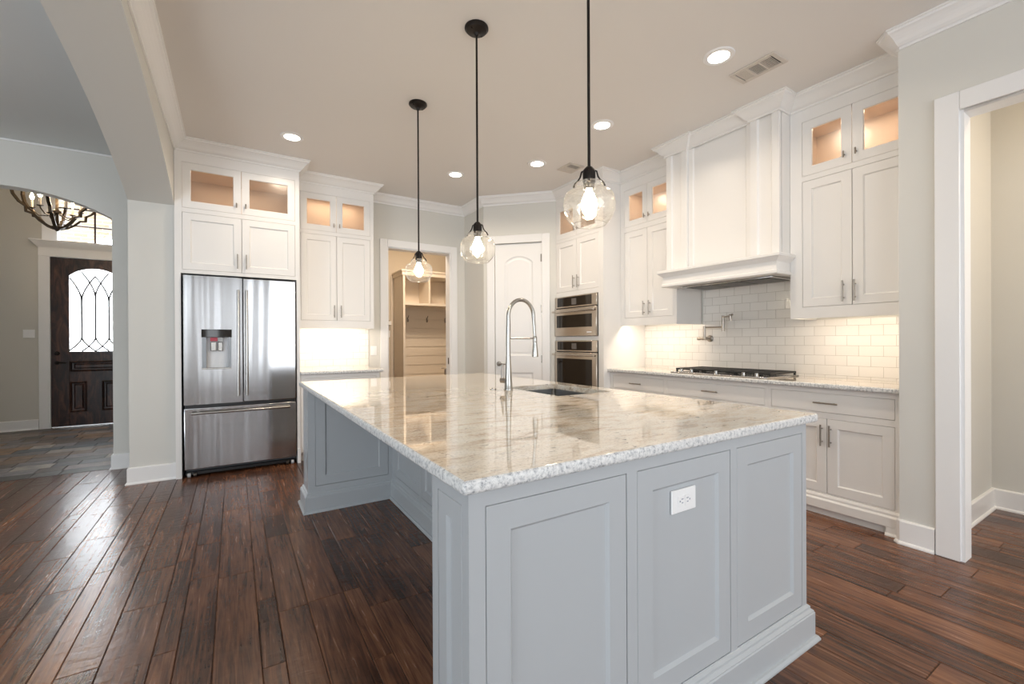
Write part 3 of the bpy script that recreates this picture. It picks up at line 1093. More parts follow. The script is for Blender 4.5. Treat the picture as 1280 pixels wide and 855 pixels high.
fc = cab_box('cabinet_above_fridge', 'white cabinet surrounding the steel refrigerator with two glazed doors on top', 'cabinet', (fx0, FY, 0), 0, fw, 0.60, 1.892, H - 0.002,
             [(L(-0.402), L(0.537), gz0, gz1), (L(-0.402), L(0.537), 1.926, 2.455)], M_white, (gz0, gz1), fr_extra)
mid = L(0.067)
glass_door(fc, L(-0.402), mid, gz0, gz1, M_white, L(0.026), 2.575)
glass_door(fc, mid, L(0.537), gz0, gz1, M_white, L(0.102), 2.575)
cab_door(fc, L(-0.402), mid, 1.926, 2.455, M_white, L(0.031), 2.032, 0.14)
cab_door(fc, mid, L(0.537), 1.926, 2.455, M_white, L(0.104), 2.032, 0.14)
crown('crown_moulding', 1, 3, M_white, fc)
bm = N()
bx(bm, fw - 0.030, fw, -0.016, -0.0005, 0, 0.147)
link('base_moulding', bm, M_trim, fc)

fr = thing('refrigerator', 'stainless steel french door refrigerator with water dispenser and bottom freezer', 'refrigerator', (0.07, 5.03, 0))
bm = N()
bx(bm, -0.455, 0.455, 0.085, 0.56, 0.045, 1.875)
link('cabinet_body', bm, mat('fridge_side_grey', (0.10, 0.10, 0.105), 0.5), fr, smooth=False)
for nm, xa, xb, za, zb in (('left_door', -0.465, -0.003, 0.672, 1.873), ('right_door', 0.003, 0.465, 0.672, 1.873), ('freezer_drawer', -0.465, 0.465, 0.075, 0.640)):
    bm = N()
    if nm == 'left_door':
        # door skin with an opening for the dispenser
        d0, d1, e0, e1 = -0.326, -0.094, 1.000, 1.372
        for q in ((xa, d0, za, zb), (d1, xb, za, zb), (d0, d1, za, e0), (d0, d1, e1, zb)): bx(bm, q[0], q[1], 0, 0.075, q[2], q[3])
        bmesh.ops.remove_doubles(bm, verts=bm.verts, dist=1e-5)
        o = link(nm, bm, M_fridge, fr, smooth=False)
        bm = N()
        bx(bm, d0, d1, 0.055, 0.07, e0, e1)
        bx(bm, d0, d0 + 0.034, -0.001, 0.055, e0, 1.30)
        bx(bm, d1 - 0.026, d1, -0.001, 0.055, e0, 1.30)
        link('dispenser_recess', bm, mat('dispenser_side_steel', (0.25, 0.26, 0.27), 0.35, 0.8), o, smooth=False)
        bm = N()
        bx(bm, d0 + 0.034, d1 - 0.026, 0.045, 0.0545, e0 + 0.012, 1.30)
        link('dispenser_liner', bm, M_disp, o, smooth=False)
        bm = N()
        bx(bm, d0 - 0.004, d1 + 0.004, -0.006, 0.055, 1.30, e1 + 0.002, bev=0.002)
        link('dispenser_panel', bm, M_bglass, o)
        bm = N()
        bx(bm, d0, d1, -0.006, 0.054, e0 - 0.004, e0 + 0.011, bev=0.002)
        link('drip_tray', bm, M_chrome, o)
        bm = N()
        bx(bm, -0.26, -0.215, 0.014, 0.0449, 1.17, 1.255, bev=0.004)
        bx(bm, -0.200, -0.165, 0.014, 0.0449, 1.17, 1.255, bev=0.004)
        link('dispenser_paddle', bm, M_chrome, o)
        bm = N()
        bx(bm, -0.262, -0.205, 0.012, 0.0449, 1.262, 1.298)
        link('red_label', bm, M_red, o, smooth=False, label='red label strip')
        bm = N()
        bx(bm, -0.203, -0.16, 0.012, 0.0449, 1.258, 1.298)
        link('grey_label', bm, M_greylabel, o, smooth=False)
    else:
        bx(bm, xa, xb, 0, 0.075, za, zb, bev=0.006, seg=2)
        o = link(nm, bm, M_fridge, fr)
    bm = N()
    if nm == 'freezer_drawer':
        pts = [(-0.405 + 0.81 * i / 12, -0.045 - 0.012 * math.sin(PI * i / 12), 0.598) for i in range(13)]
        tube(bm, pts, 0.0125, 12)
        for s in (-0.36, 0.36): tube(bm, [(s, 0.001, 0.598), (s, -0.046, 0.598)], 0.011, 10)
    else:
        s = -0.037 if nm == 'left_door' else 0.034
        pts = [(s, -0.045 - 0.010 * math.sin(PI * i / 12), 0.74 + 1.015 * i / 12) for i in range(13)]
        tube(bm, pts, 0.0125, 12)
        for z in (0.80, 1.695): tube(bm, [(s, 0.001, z), (s, -0.047, z)], 0.011, 10)
    link('handle', bm, M_chrome, o)
bm = N()
bx(bm, -0.458, 0.458, 0.01, 0.084, 0.642, 0.671)
link('door_gasket', bm, M_black, fr, smooth=False)
bm = N()
bx(bm, -0.455, 0.455, 0.03, 0.55, 0.02, 0.044)
link('toe_grille', bm, M_black, fr, smooth=False)
for s in (-0.43, -0.385, 0.385, 0.43):
    bm = N()
    lathe(bm, [(0.006, -0.012), (0.021, -0.012), (0.021, 0.012), (0.006, 0.012)], (s, 0.022, 0.0215), 16, 'x')
    link('caster', bm, M_greylabel if abs(s) > 0.4 else M_dark, fr)

# ---------------------------------------------------------------- bar cabinet to its right
c2w = C2XR - FXR - 0.003
c2 = cab_box('upper_cabinet', 'white wall cabinet over the bar counter right of the refrigerator', 'cabinet', (FXR + 0.003, C2Y, 0), 0, c2w, YB - C2Y - 0.012, 1.407, H - 0.002,
             [(0.042, 0.796, gz0 + 0.005, gz1), (0.042, 0.796, 1.493, 2.46)], M_white, (gz0 + 0.005, gz1), recess=0.034)
glass_door(c2, 0.042, 0.419, gz0 + 0.005, gz1, M_white, 0.388, 2.575)
glass_door(c2, 0.419, 0.796, gz0 + 0.005, gz1, M_white, 0.450, 2.575)
cab_door(c2, 0.042, 0.419, 1.493, 2.46, M_white, 0.388, 1.597, 0.14)
cab_door(c2, 0.419, 0.796, 1.493, 2.46, M_white, 0.462, 1.597, 0.14)
crown('crown_moulding', 3, 5, M_white, c2)
bm = N()
bx(bm, 0.10, c2w - 0.10, 0.026, 0.058, 1.430, 1.4405, bev=0.002)
link('light_strip', bm, M_trim, c2)
area('undercabinet_lamp', (c2w / 2, 0.042, 1.428), (0, 0.35, -1), 0.62, 0.025, 3.4, WARM, c2)

bw = 0.815
cb = cab_box('base_cabinet', 'white base cabinet under the small bar counter by the refrigerator', 'cabinet', (FXR + 0.004, 5.065, 0), 0, bw, 0.58, 0.10, 0.905,
             [(0.03, bw - 0.03, 0.72, 0.868), (0.03, bw - 0.03, 0.16, 0.69)], M_white)
drawer(cb, 0.03, bw - 0.03, 0.72, 0.868, M_white)
cab_door(cb, 0.03, bw / 2, 0.16, 0.69, M_white, bw / 2 - 0.03, 0.6)
cab_door(cb, bw / 2, bw - 0.03, 0.16, 0.69, M_white, bw / 2 + 0.03, 0.6)
bm = N()
bx(bm, 0, bw, 0.05, 0.58, 0, 0.0995)
link('toe_kick', bm, M_white, cb, smooth=False)


def slab(name, label, x0, x1, y0, y1, z0, z1, hole=None, edge=0.011):
    bm = N()
    xs, ys = [x0, x1], [y0, y1]
    if hole:
        xs, ys = [x0, hole[0], hole[1], x1], [y0, hole[2], hole[3], y1]
    V = {}
    for i, xx in enumerate(xs):
        for j, yy in enumerate(ys):
            for k_, zz in enumerate((z0, z1)): V[i, j, k_] = bm.verts.new((xx, yy, zz))
    nx, ny = len(xs), len(ys)
    cells = [(i, j) for i in range(nx - 1) for j in range(ny - 1) if not (hole and i == 1 and j == 1)]
    for i, j in cells:
        for k_ in (0, 1): bm.faces.new((V[i, j, k_], V[i + 1, j, k_], V[i + 1, j + 1, k_], V[i, j + 1, k_]))
    for i in range(nx - 1):
        for j in (0, ny - 1): bm.faces.new((V[i, j, 0], V[i + 1, j, 0], V[i + 1, j, 1], V[i, j, 1]))
    for j in range(ny - 1):
        for i in (0, nx - 1): bm.faces.new((V[i, j, 0], V[i, j + 1, 0], V[i, j + 1, 1], V[i, j, 1]))
    if hole:
        bm.faces.new((V[1, 1, 0], V[2, 1, 0], V[2, 1, 1], V[1, 1, 1]))
        bm.faces.new((V[1, 2, 0], V[2, 2, 0], V[2, 2, 1], V[1, 2, 1]))
        bm.faces.new((V[1, 1, 0], V[1, 2, 0], V[1, 2, 1], V[1, 1, 1]))
        bm.faces.new((V[2, 1, 0], V[2, 2, 0], V[2, 2, 1], V[2, 1, 1]))
    bmesh.ops.recalc_face_normals(bm, faces=bm.faces)
    eps = 1e-5
    def out(v): return abs(v.co.x - x0) < eps or abs(v.co.x - x1) < eps or abs(v.co.y - y0) < eps or abs(v.co.y - y1) < eps
    def same(e):
        a_, b_ = e.verts
        return any(abs(a_.co[q] - l) < eps and abs(b_.co[q] - l) < eps for q, l in ((0, x0), (0, x1), (1, y0), (1, y1)))
    es = [e for e in bm.edges if out(e.verts[0]) and out(e.verts[1]) and same(e) and
          (abs(e.verts[0].co.z - e.verts[1].co.z) < eps or (abs(e.verts[0].co.x - x0) < eps or abs(e.verts[0].co.x - x1) < eps) and (abs(e.verts[0].co.y - y0) < eps or abs(e.verts[0].co.y - y1) < eps))]
    bmesh.ops.bevel(bm, geom=es, offset=edge, segments=4, profile=0.5, affect='EDGES')
    bm.normal_update()
    for f in bm.faces:
        c = f.calc_center_median()
        if abs(f.normal.z) < 0.9 and (min(abs(c.x - x0), abs(c.x - x1), abs(c.y - y0), abs(c.y - y1)) < edge + 0.002): f.material_index = 1
    o = link(name, bm, [M_granite, M_graniteedge])
    return tag(o, label, 'countertop')


slab('bar_countertop', 'small speckled granite counter between the refrigerator and the mudroom doorway', FXR + 0.003, 1.437, 5.028, YB - 0.001, 0.906, 0.940)
bm = N()
bx(bm, FXR + 0.003, 1.425, YB - 0.011, YB - 0.001, 0.9405, 1.405)
o = link('bar_backsplash', bm, M_tile_x, smooth=False)
tag(o, 'white subway tile backsplash above the small bar counter', 'backsplash')


def wall_plate(name, label, loc, rz, gangs=1, w=0.075, h=0.118, cat='light switch'):
    t = thing(name, label, cat, loc, rz)
    W_ = w + (gangs - 1) * 0.046
    bm = N()
    bx(bm, -W_ / 2, W_ / 2, -0.006, 0, -h / 2, h / 2, bev=0.002)
    link('cover_plate', bm, M_plate, t)
    for g in range(gangs):
        c = (g - (gangs - 1) / 2) * 0.046
        bm = N()
        bx(bm, c - 0.016, c + 0.016, -0.0095, -0.0062, -0.033, 0.033, bev=0.002)
        link('rocker', bm, M_plate, t)
    return t


wall_plate('light_switch', 'white single light switch between the bar backsplash and mudroom casing', (1.492, YB - 0.0005, 1.137), 0)

# ---------------------------------------------------------------- oven tower
ow = 4.452 - OY
ot = cab_box('oven_cabinet', 'tall white cabinet housing the two built-in ovens, partly behind a pendant light', 'cabinet', (OX, 4.452, 0), -PI / 2, ow, XR - OX - 0.01, 0.10, H - 0.002,
             [(0.030, 0.802, gz0 + 0.01, gz1 + 0.002), (0.030, 0.802, 1.848, 2.467), (0.024, 0.784, 1.300, 1.792), (0.024, 0.784, 0.53, 1.256), (0.03, 0.802, 0.16, 0.49)],
             M_white, (gz0 + 0.01, gz1 + 0.002))
glass_door(ot, 0.030, 0.416, gz0 + 0.01, gz1 + 0.002, M_white, 0.385, 2.585)
glass_door(ot, 0.416, 0.802, gz0 + 0.01, gz1 + 0.002, M_white, 0.447, 2.585)
cab_door(ot, 0.030, 0.416, 1.848, 2.467, M_white, 0.378, 1.955, 0.15)
cab_door(ot, 0.416, 0.802, 1.848, 2.467, M_white, 0.454, 1.955, 0.15)
drawer(ot, 0.03, 0.802, 0.16, 0.49, M_white)
crown('crown_moulding', 8, 10, M_white, ot)
bm = N()
bx(bm, 0, ow, 0.05, XR - OX - 0.01, 0, 0.0995)
link('toe_kick', bm, M_white, ot, smooth=False)


def oven(name, label, z0, z1, zc, handle_z, gl0, gl1, badge=False):
    """built-in oven: frame of the tower, x 0.026..0.782"""
    x0, x1 = 0.027, 0.781
    t = thing(name, label, 'oven', (OX, 4.452, 0), -PI / 2)
    bm = N()
    bx(bm, x0 + 0.004, x1 - 0.004, -0.004, 0.0195, z0, z1)
    link('oven_body', bm, M_black, t, smooth=False)
    bm = N()
    bx(bm, x0, x1, -0.024, -0.0042, zc + 0.006, z1, bev=0.003)
    p = link('control_panel', bm, M_oven, t)
    bm = N()
    bx(bm, x0 + 0.05, x1 - 0.08, -0.0258, -0.0242, zc + 0.022, z1 - 0.012)
    link('control_glass', bm, M_bglass, p, smooth=False)
    bm = N()
    bx(bm, (x0 + x1) / 2 - 0.052, (x0 + x1) / 2 + 0.035, -0.0268, -0.026, zc + 0.036, z1 - 0.032)
    link('display', bm, M_display, p, smooth=False)
    bm = N()
    bx(bm, x0, x1, -0.030, -0.0042, z0, zc - 0.004, bev=0.003)
    d = link('oven_door', bm, M_oven, t)
    bm = N()
    bx(bm, x0 + 0.045, x1 - 0.072, -0.0318, -0.0302, gl0, gl1)
    link('window', bm, M_bglass, d, smooth=False)
    bm = N()
    tube(bm, [(x0 + 0.005, -0.068, handle_z), (x1 - 0.005, -0.068, handle_z)], 0.0125, 12)
    for xx in (x0 + 0.03, x1 - 0.03): tube(bm, [(xx, -0.028, handle_z), (xx, -0.068, handle_z)], 0.010, 10)
    link('handle', bm, M_oven, d)
    if badge:
        bm = N()
        bx(bm, x1 - 0.155, x1 - 0.075, -0.0312, -0.0302, z0 + 0.038, z0 + 0.050)
        link('badge', bm, M_disp, d, smooth=False)
    return t


oven('speed_oven', 'upper shorter built-in steel oven with black glass in the white tower', 1.305, 1.788, 1.645, 1.606, 1.41, 1.56, True)
oven('wall_oven', 'lower taller built-in steel oven with black glass, below the shorter one', 0.535, 1.252, 1.115, 1.082, 0.66, 1.035)

# ---------------------------------------------------------------- wall cabinets on the range wall
ulw = OY - HY1 - 0.012
ul = cab_box('upper_cabinet', 'white wall cabinet left of the range hood with two small glazed doors', 'cabinet', (UX, OY - 0.002, 0), -PI / 2, ulw + 0.002, XR - UX - 0.012, 1.412, H - 0.002,
             [(0.058, 0.703, gz0 + 0.01, gz1 + 0.002), (0.058, 0.703, 1.497, 2.452)], M_white, (gz0 + 0.01, gz1 + 0.002), recess=0.034)
glass_door(ul, 0.058, 0.3805, gz0 + 0.01, gz1 + 0.002, M_white, 0.350, 2.58)
glass_door(ul, 0.3805, 0.703, gz0 + 0.01, gz1 + 0.002, M_white, 0.411, 2.58)
cab_door(ul, 0.058, 0.3805, 1.497, 2.452, M_white, 0.342, 1.597, 0.15)
cab_door(ul, 0.3805, 0.703, 1.497, 2.452, M_white, 0.419, 1.597, 0.15)
crown('crown_moulding', 10, 11, M_white, ul)
bm = N()
bx(bm, 0.08, ulw - 0.08, 0.026, 0.058, 1.435, 1.4455, bev=0.002)
link('light_strip', bm, M_trim, ul)
area('undercabinet_lamp', (ulw / 2, 0.042, 1.433), (0, 0.35, -1), 0.62, 0.025, 2.6, WARM, ul)

urw = HY0 - 1.034
ur = cab_box('upper_cabinet', 'white wall cabinet right of the range hood, beside the grey wall end', 'cabinet', (UX, HY0 - 0.002, 0), -PI / 2, urw, XR - UX - 0.012, 1.412, H - 0.002,
             [(0.086, 0.736, gz0 + 0.005, gz1 + 0.002), (0.086, 0.736, 1.497, 2.462)], M_white, (gz0 + 0.005, gz1 + 0.002), recess=0.034, lip='left')
glass_door(ur, 0.086, 0.411, gz0 + 0.005, gz1 + 0.002, M_white, 0.366, 2.575)
glass_door(ur, 0.411, 0.736, gz0 + 0.005, gz1 + 0.002, M_white, 0.438, 2.575)
cab_door(ur, 0.086, 0.411, 1.497, 2.462, M_white, 0.360, 1.597, 0.15)
cab_door(ur, 0.411, 0.736, 1.497, 2.462, M_white, 0.431, 1.597, 0.15)
crown('crown_moulding', 18, 19, M_white, ur)
bm = N()
bx(bm, 0.08, urw - 0.08, 0.026, 0.058, 1.435, 1.4455, bev=0.002)
link('light_strip', bm, M_trim, ur)
area('undercabinet_lamp', (urw / 2, 0.042, 1.433), (0, 0.35, -1), 0.62, 0.025, 2.6, WARM, ur)

# ---------------------------------------------------------------- range hood
hw = HY1 - HY0
hood = thing('range_hood', 'white panelled range hood with mantel ledge above the gas cooktop', 'range hood', (HXf, HY1, 0), -PI / 2)
bm = N()
bx(bm, 0, hw, 0.0405, XR - HXf - 0.012, 1.785, H - 0.002)
link('chimney', bm, M_white, hood, smooth=False)
for xa, xb in ((0, 0.228), (hw - 0.226, hw)):
    bm = N()
    shaker(bm, xa, xb, 1.86, H - 0.002, 0, 0.030, 0.055, 0.015, 0.012)
    link('pilaster', bm, M_white, hood)
bm = N()
shaker(bm, 0.2285, hw - 0.2265, 1.86, H - 0.002, 0.025, 0.015, 0.045, 0.011, 0.012)
link('centre_panel', bm, M_white, hood)
crown('crown_moulding', 11, 18, M_white, hood)
MANT = [(0, 1.757), (0.050, 1.757), (0.057, 1.764), (0.057, 1.783), (0.046, 1.790), (0.046, 1.852), (0.052, 1.860), (0.064, 1.868), (0.076, 1.882), (0.082, 1.886), (0.086, 1.890), (0.086, 1.908), (0.082, 1.913), (0, 1.920)]
bm = N()
mp_ = [(0.040, 0.158), (0.040, 0.0), (hw - 0.045, 0.0), (hw - 0.045, 0.158)]
# travel with the outward side on the right: left side towards the front, along the front, back on the right
sweep(bm, mp_, MANT)
link('mantel', bm, M_white, hood)
bm = N()
bx(bm, 0.02, hw - 0.02, 0.001, XR - HXf - 0.02, 1.765, 1.7845)
link('soffit', bm, M_white, hood, smooth=False)
bm = N()
bx(bm, 0.10, hw - 0.10, 0.10, 0.47, 1.752, 1.7645, bev=0.003)
ins = link('vent_insert', bm, M_steel, hood)
bm = N()
for k in range(3):
    xa = 0.13 + k * 0.265
    bx(bm, xa, xa + 0.25, 0.13, 0.44, 1.749, 1.7515)
link('grease_filter', bm, M_dark, ins, smooth=False)

# ---------------------------------------------------------------- base cabinets, counter, backsplash of the range wall
BXf = 3.54


def base_unit(label, ya, yb, drawer_r, doors, foot=False):
    """ya is the far (left) end, yb the near (right) end"""
    w = ya - yb
    t = cab_box('range_base_cabinet', label, 'cabinet', (BXf, ya, 0), -PI / 2, w, XR - BXf - 0.012, 0.10, 0.905,
                [(drawer_r[0], drawer_r[1], 0.732, 0.868)] + [(d[0], d[1], 0.16, 0.690) for d in doors[:1]] if len(doors) == 1 else
                [(drawer_r[0], drawer_r[1], 0.732, 0.868), (doors[0][0], doors[-1][1], 0.16, 0.690)], M_white)
    drawer(t, drawer_r[0], drawer_r[1], 0.732, 0.868, M_white)
    for k, d in enumerate(doors):
        hx = d[1] - 0.028 if (k == 0) else d[0] + 0.026
        cab_door(t, d[0], d[1], 0.16, 0.690, M_white, hx, 0.572, 0.15)
    bm = N()
    MB_ = [(0.0005, 0.052), (0.022, 0.052), (0.024, 0.056), (0.024, 0.112), (0.017, 0.121), (0.013, 0.124), (0.013, 0.138), (0.006, 0.148), (0.0005, 0.150)]
    sweep(bm, [(0, 0), (w, 0)], MB_)
    if foot:
        bx(bm, w - 0.085, w, -0.024, 0.02, 0.0, 0.0519)
        sweep(bm, [(w - 0.087, -0.024), (w, -0.024)], [(0, 0), (0.013, 0), (0.013, 0.007), (0.006, 0.017), (0, 0.018)])
    link('base_moulding', bm, M_white, t)
    bm = N()
    bx(bm, 0, w if not foot else w - 0.086, 0.012, 0.06, 0, 0.0995)
    bx(bm, 0, w, 0.061, XR - BXf - 0.012, 0, 0.0995)
    link('toe_kick', bm, M_white, t, smooth=False)
    return t


Y1a, Y2a, Y3a, Y3b = OY - 0.002, 2.8365, 1.8645, 1.034
base_unit('white base cabinet next to the oven tower, left of the cooktop cabinet', Y1a, Y2a + 0.001, (Y1a - 3.54, Y1a - 2.858), [(Y1a - 3.54, Y1a - 3.20), (Y1a - 3.20, Y1a - 2.858)])
base_unit('white base cabinet with a wide drawer directly under the gas cooktop', Y2a, Y3a + 0.001, (Y2a - 2.818, Y2a - 1.888), [(Y2a - 2.818, Y2a - 2.353), (Y2a - 2.353, Y2a - 1.888)])
base_unit('white base cabinet right of the cooktop, against the grey wall end', Y3a, Y3b, (Y3a - 1.840, Y3a - 1.077), [(Y3a - 1.840, Y3a - 1.4585), (Y3a - 1.4585, Y3a - 1.077)], True)
slab('range_countertop', 'long speckled granite counter along the range wall', 3.495, XR - 0.0005, 1.034, OY - 0.002, 0.906, 0.940)
bm = N()
bx(bm, XR - 0.0105, XR - 0.0005, 1.034, OY - 0.002, 0.9405, 1.411)
bx(bm, XR - 0.0105, XR - 0.0005, HY0 + 0.001, HY1 - 0.012, 1.4111, 1.764)
o = link('range_backsplash', bm, M_tile_y, smooth=False)
tag(o, 'white subway tile backsplash behind the cooktop', 'backsplash')

# cooktop: x along the wall to the viewer's right
ck = thing('gas_cooktop', 'black and steel gas cooktop with five knobs set in the range counter', 'cooktop', (3.565, 2.80, 0.9405), -PI / 2)
cw = 0.92
bm = N()
bx(bm, 0, cw, 0, 0.50, 0, 0.010, bev=0.003)
link('cooktop_pan', bm, M_steel, ck)
for cx, cy, r in ((0.16, 0.15, 0.042), (0.16, 0.37, 0.036), (0.46, 0.27, 0.055), (0.76, 0.15, 0.042), (0.76, 0.37, 0.036)):
    bm = N()
    lathe(bm, [(r, 0.010), (r, 0.018), (r * 0.7, 0.022), (r * 0.68, 0.027), (0.002, 0.028)], (cx, cy, 0), 20)
    link('burner', bm, M_iron, ck)
for k in range(3):
    xa, xb = 0.012 + k * 0.301, 0.012 + k * 0.301 + 0.294
    bm = N()
    for yy in (0.075, 0.47): bx(bm, xa, xb, yy - 0.007, yy + 0.007, 0.026, 0.042, bev=0.002)
    for xx in (xa + 0.007, xb - 0.007): bx(bm, xx - 0.007, xx + 0.007, 0.075, 0.47, 0.026, 0.042, bev=0.002)
    for q in range(1, 7):
        yy = 0.075 + 0.395 * q / 7
        bx(bm, xa + 0.01, xb - 0.01, yy - 0.005, yy + 0.005, 0.030, 0.042, bev=0.0015)
    bx(bm, (xa + xb) / 2 - 0.006, (xa + xb) / 2 + 0.006, 0.075, 0.47, 0.030, 0.042, bev=0.0015)
    for xx in (xa + 0.007, xb - 0.007):
        for yy in (0.08, 0.465): bx(bm, xx - 0.007, xx + 0.007, yy - 0.007, yy + 0.007, 0.0105, 0.028)
    link('grate', bm, M_iron, ck)
for yk in (2.700, 2.590, 2.344, 2.095, 1.986):
    bm = N()
    lathe(bm, [(0.019, 0.0105), (0.019, 0.014), (0.016, 0.016), (0.0155, 0.036), (0.013, 0.038)], (2.80 - yk, 0.036, 0), 20)
    link('knob', bm, M_chrome, ck)

# pot filler
pf = thing('pot_filler', 'folding brushed nickel pot filler tap on the subway tile above the cooktop', 'tap', (4.1085, 2.675, 1.265), -PI / 2)
bm = N()
lathe(bm, [(0.034, 0.0), (0.034, -0.008), (0.028, -0.013), (0.016, -0.016), (0.016, -0.12)], (-0.062, 0, 0), 22, 'y')
link('wall_flange', bm, M_nickel, pf)
bm = N()
tube(bm, [(-0.045, -0.12, -0.006), (-0.045, -0.12, 0.125)], 0.0135, 14)
tube(bm, [(-0.030, -0.118, 0), (-0.062, -0.118, 0), (-0.10, -0.118, 0)], 0.013, 12)
lathe(bm, [(0.017, -0.122), (0.017, -0.098)], (0, -0.118, 0), 16, 'x')
link('valve_post', bm, M_nickel, pf)
bm = N()
tube(bm, [(-0.045, -0.12, 0.110), (0.155, -0.12, 0.110)], 0.0085, 12)
tube(bm, [(0.155, -0.12, 0.07), (0.155, -0.12, 0.222)], 0.0135, 14)
link('lower_arm', bm, M_nickel, pf)
bm = N()
tube(bm, [(0.155, -0.12, 0.205), (0.278, -0.20, 0.210)], 0.0085, 12)
tube(bm, [(0.278, -0.20, 0.226), (0.278, -0.20, 0.165)], [0.0135, 0.011], 12)
tube(bm, [(0.278, -0.20, 0.218), (0.306, -0.215, 0.218)], 0.010, 12)
link('spout_arm', bm, M_nickel, pf)

# ---------------------------------------------------------------- kitchen island
ix0, ix1, iy0, iy1 = 0.452, 2.022, 0.910, 3.775
lx, ln0, lf0 = 1.075, 1.130, 3.530
ISL = (1.237, 2.342, 0)
isl = thing('kitchen_island', 'large blue grey panelled kitchen island with open seating recess', 'kitchen island', ISL)
ox, oy = ISL[0], ISL[1]


def li(bm): bm.transform(Matrix.Translation((-ox, -oy, 0)))


def put_panel(name, face, at, a0, a1, z0, z1, st, parent=isl, t=0.010):
    """shaker panel on a face of the island; face is the outward direction"""
    bm = N()
    shaker(bm, 0, a1 - a0, z0, z1, 0.0, t, st, 0.0095, 0.009)
    rot = {'-y': 0, '-x': -PI / 2, '+y': PI, '+x': PI / 2}[face]
    pos = {'-y': (a0, at), '-x': (at, a1), '+y': (a1, at), '+x': (at, a0)}[face]
    bm.transform(Matrix.Translation((pos[0], pos[1], 0)) @ Matrix.Rotation(rot, 4, 'Z'))
    li(bm)
    return link(name, bm, M_island, parent)


def frame_on(bm, face, at, a0, a1, z0, z1, holes, t=0.010):
    tmp = N()
    face_frame(tmp, 0, a1 - a0, z0, z1, [(h[0] - a0, h[1] - a0, h[2], h[3]) if face in ('-y', '+x') else (a1 - h[1], a1 - h[0], h[2], h[3]) for h in holes], t)
    rot = {'-y': 0, '-x': -PI / 2, '+y': PI, '+x': PI / 2}[face]
    pos = {'-y': (a0, at), '-x': (at, a1), '+y': (a1, at), '+x': (at, a0)}[face]
    tmp.transform(Matrix.Translation((pos[0], pos[1], 0)) @ Matrix.Rotation(rot, 4, 'Z'))
    me = bpy.data.meshes.new('tmp')
    tmp.to_mesh(me)
    tmp.free()
    bm.from_mesh(me)
    bpy.data.meshes.remove(me)


Zt, Zb = 0.905, 0.0
pz0, pz1 = 0.150, 0.861
near = [(0.498, 0.962), (1.008, 1.478), (1.521, 1.986)]
backp = [(2.925, 3.455), (2.345, 2.875), (1.765, 2.295), (1.20, 1.715)]
rightp = [(0.96, 1.64), (1.69, 2.30), (2.35, 3.00), (3.05, 3.72)]
e = 0.0105
bm = N()
bx(bm, ix0 + e, ix1 - e, iy0 + e, ln0 - e, Zb, Zt)
bx(bm, lx + e, ix1 - e, ln0 - e, lf0 + e, Zb, 0.66)
for q in ((lx + e, 1.50, ln0 - e, lf0 + e), (1.97, ix1 - e, ln0 - e, lf0 + e), (1.50, 1.97, ln0 - e, 1.93), (1.50, 1.97, 2.56, lf0 + e)): bx(bm, *q, 0.66, Zt)
bx(bm, ix0 + e, ix1 - e, lf0 + e, iy1 - e, Zb, Zt)
# face frames
gp = 0.0022
def H_(rs, z0=pz0, z1=pz1): return [(r[0] - gp, r[1] + gp, z0 - gp, z1 + gp) for r in rs]
frame_on(bm, '-y', iy0, ix0, ix1, Zb, Zt, H_(near))
frame_on(bm, '-x', ix0, iy0 + 0.0102, ln0 - 0.0102, Zb, Zt, H_([(0.948, 1.088)]))
frame_on(bm, '+y', ln0, ix0, lx, Zb, Zt, H_([(0.505, 1.03)]))
frame_on(bm, '-x', lx, ln0, lf0, Zb, Zt, H_(backp, 0.185))
frame_on(bm, '-y', lf0, ix0, lx, Zb, Zt, H_([(0.503, 1.040)], 0.187))
frame_on(bm, '-x', ix0, lf0 + 0.0102, iy1 - 0.0102, Zb, Zt, H_([(3.585, 3.725)]))
frame_on(bm, '+y', iy1, ix0, ix1, Zb, Zt, H_(near))
frame_on(bm, '+x', ix1, iy0 + 0.0102, iy1 - 0.0102, Zb, Zt, H_(rightp))
li(bm)
link('cabinet_body', bm, M_island, isl, smooth=False)
for r in near: put_panel('end_panel', '-y', iy0, r[0], r[1], pz0, pz1, 0.067)
put_panel('leg_panel', '-x', ix0, 0.948, 1.088, pz0, pz1, 0.050)
put_panel('leg_panel', '+y', ln0, 0.505, 1.03, pz0, pz1, 0.067)
for r in backp: put_panel('recess_panel', '-x', lx, r[0], r[1], 0.185, pz1, 0.060)
put_panel('leg_panel', '-y', lf0, 0.503, 1.040, 0.187, pz1, 0.067)
put_panel('leg_panel', '-x', ix0, 3.585, 3.725, pz0, pz1, 0.050)
for r in near: put_panel('end_panel', '+y', iy1, r[0], r[1], pz0, pz1, 0.067)
for r in rightp: put_panel('door', '+x', ix1, r[0], r[1], pz0, pz1, 0.067)
IB = [(0.0, 0.0), (0.038, 0), (0.038, 0.007), (0.031, 0.017), (0.023, 0.019), (0.023, 0.112), (0.020, 0.116), (0.020, 0.120), (0.010, 0.128), (0.010, 0.136), (0.004, 0.142), (0.0, 0.144)]
bm = N()
sweep(bm, [(ix0, iy0), (ix1, iy0), (ix1, iy1), (ix0, iy1), (ix0, lf0), (lx, lf0), (lx, ln0), (ix0, ln0)], IB, closed=True)
li(bm)
link('base_moulding', bm, M_island, isl)
sk = (1.535, 1.945, 1.955, 2.535)
slab('island_countertop', 'large polished granite island top with speckled chiselled edge', 0.425, 2.066, 0.880, 3.815, 0.906, 0.940, sk, 0.010)

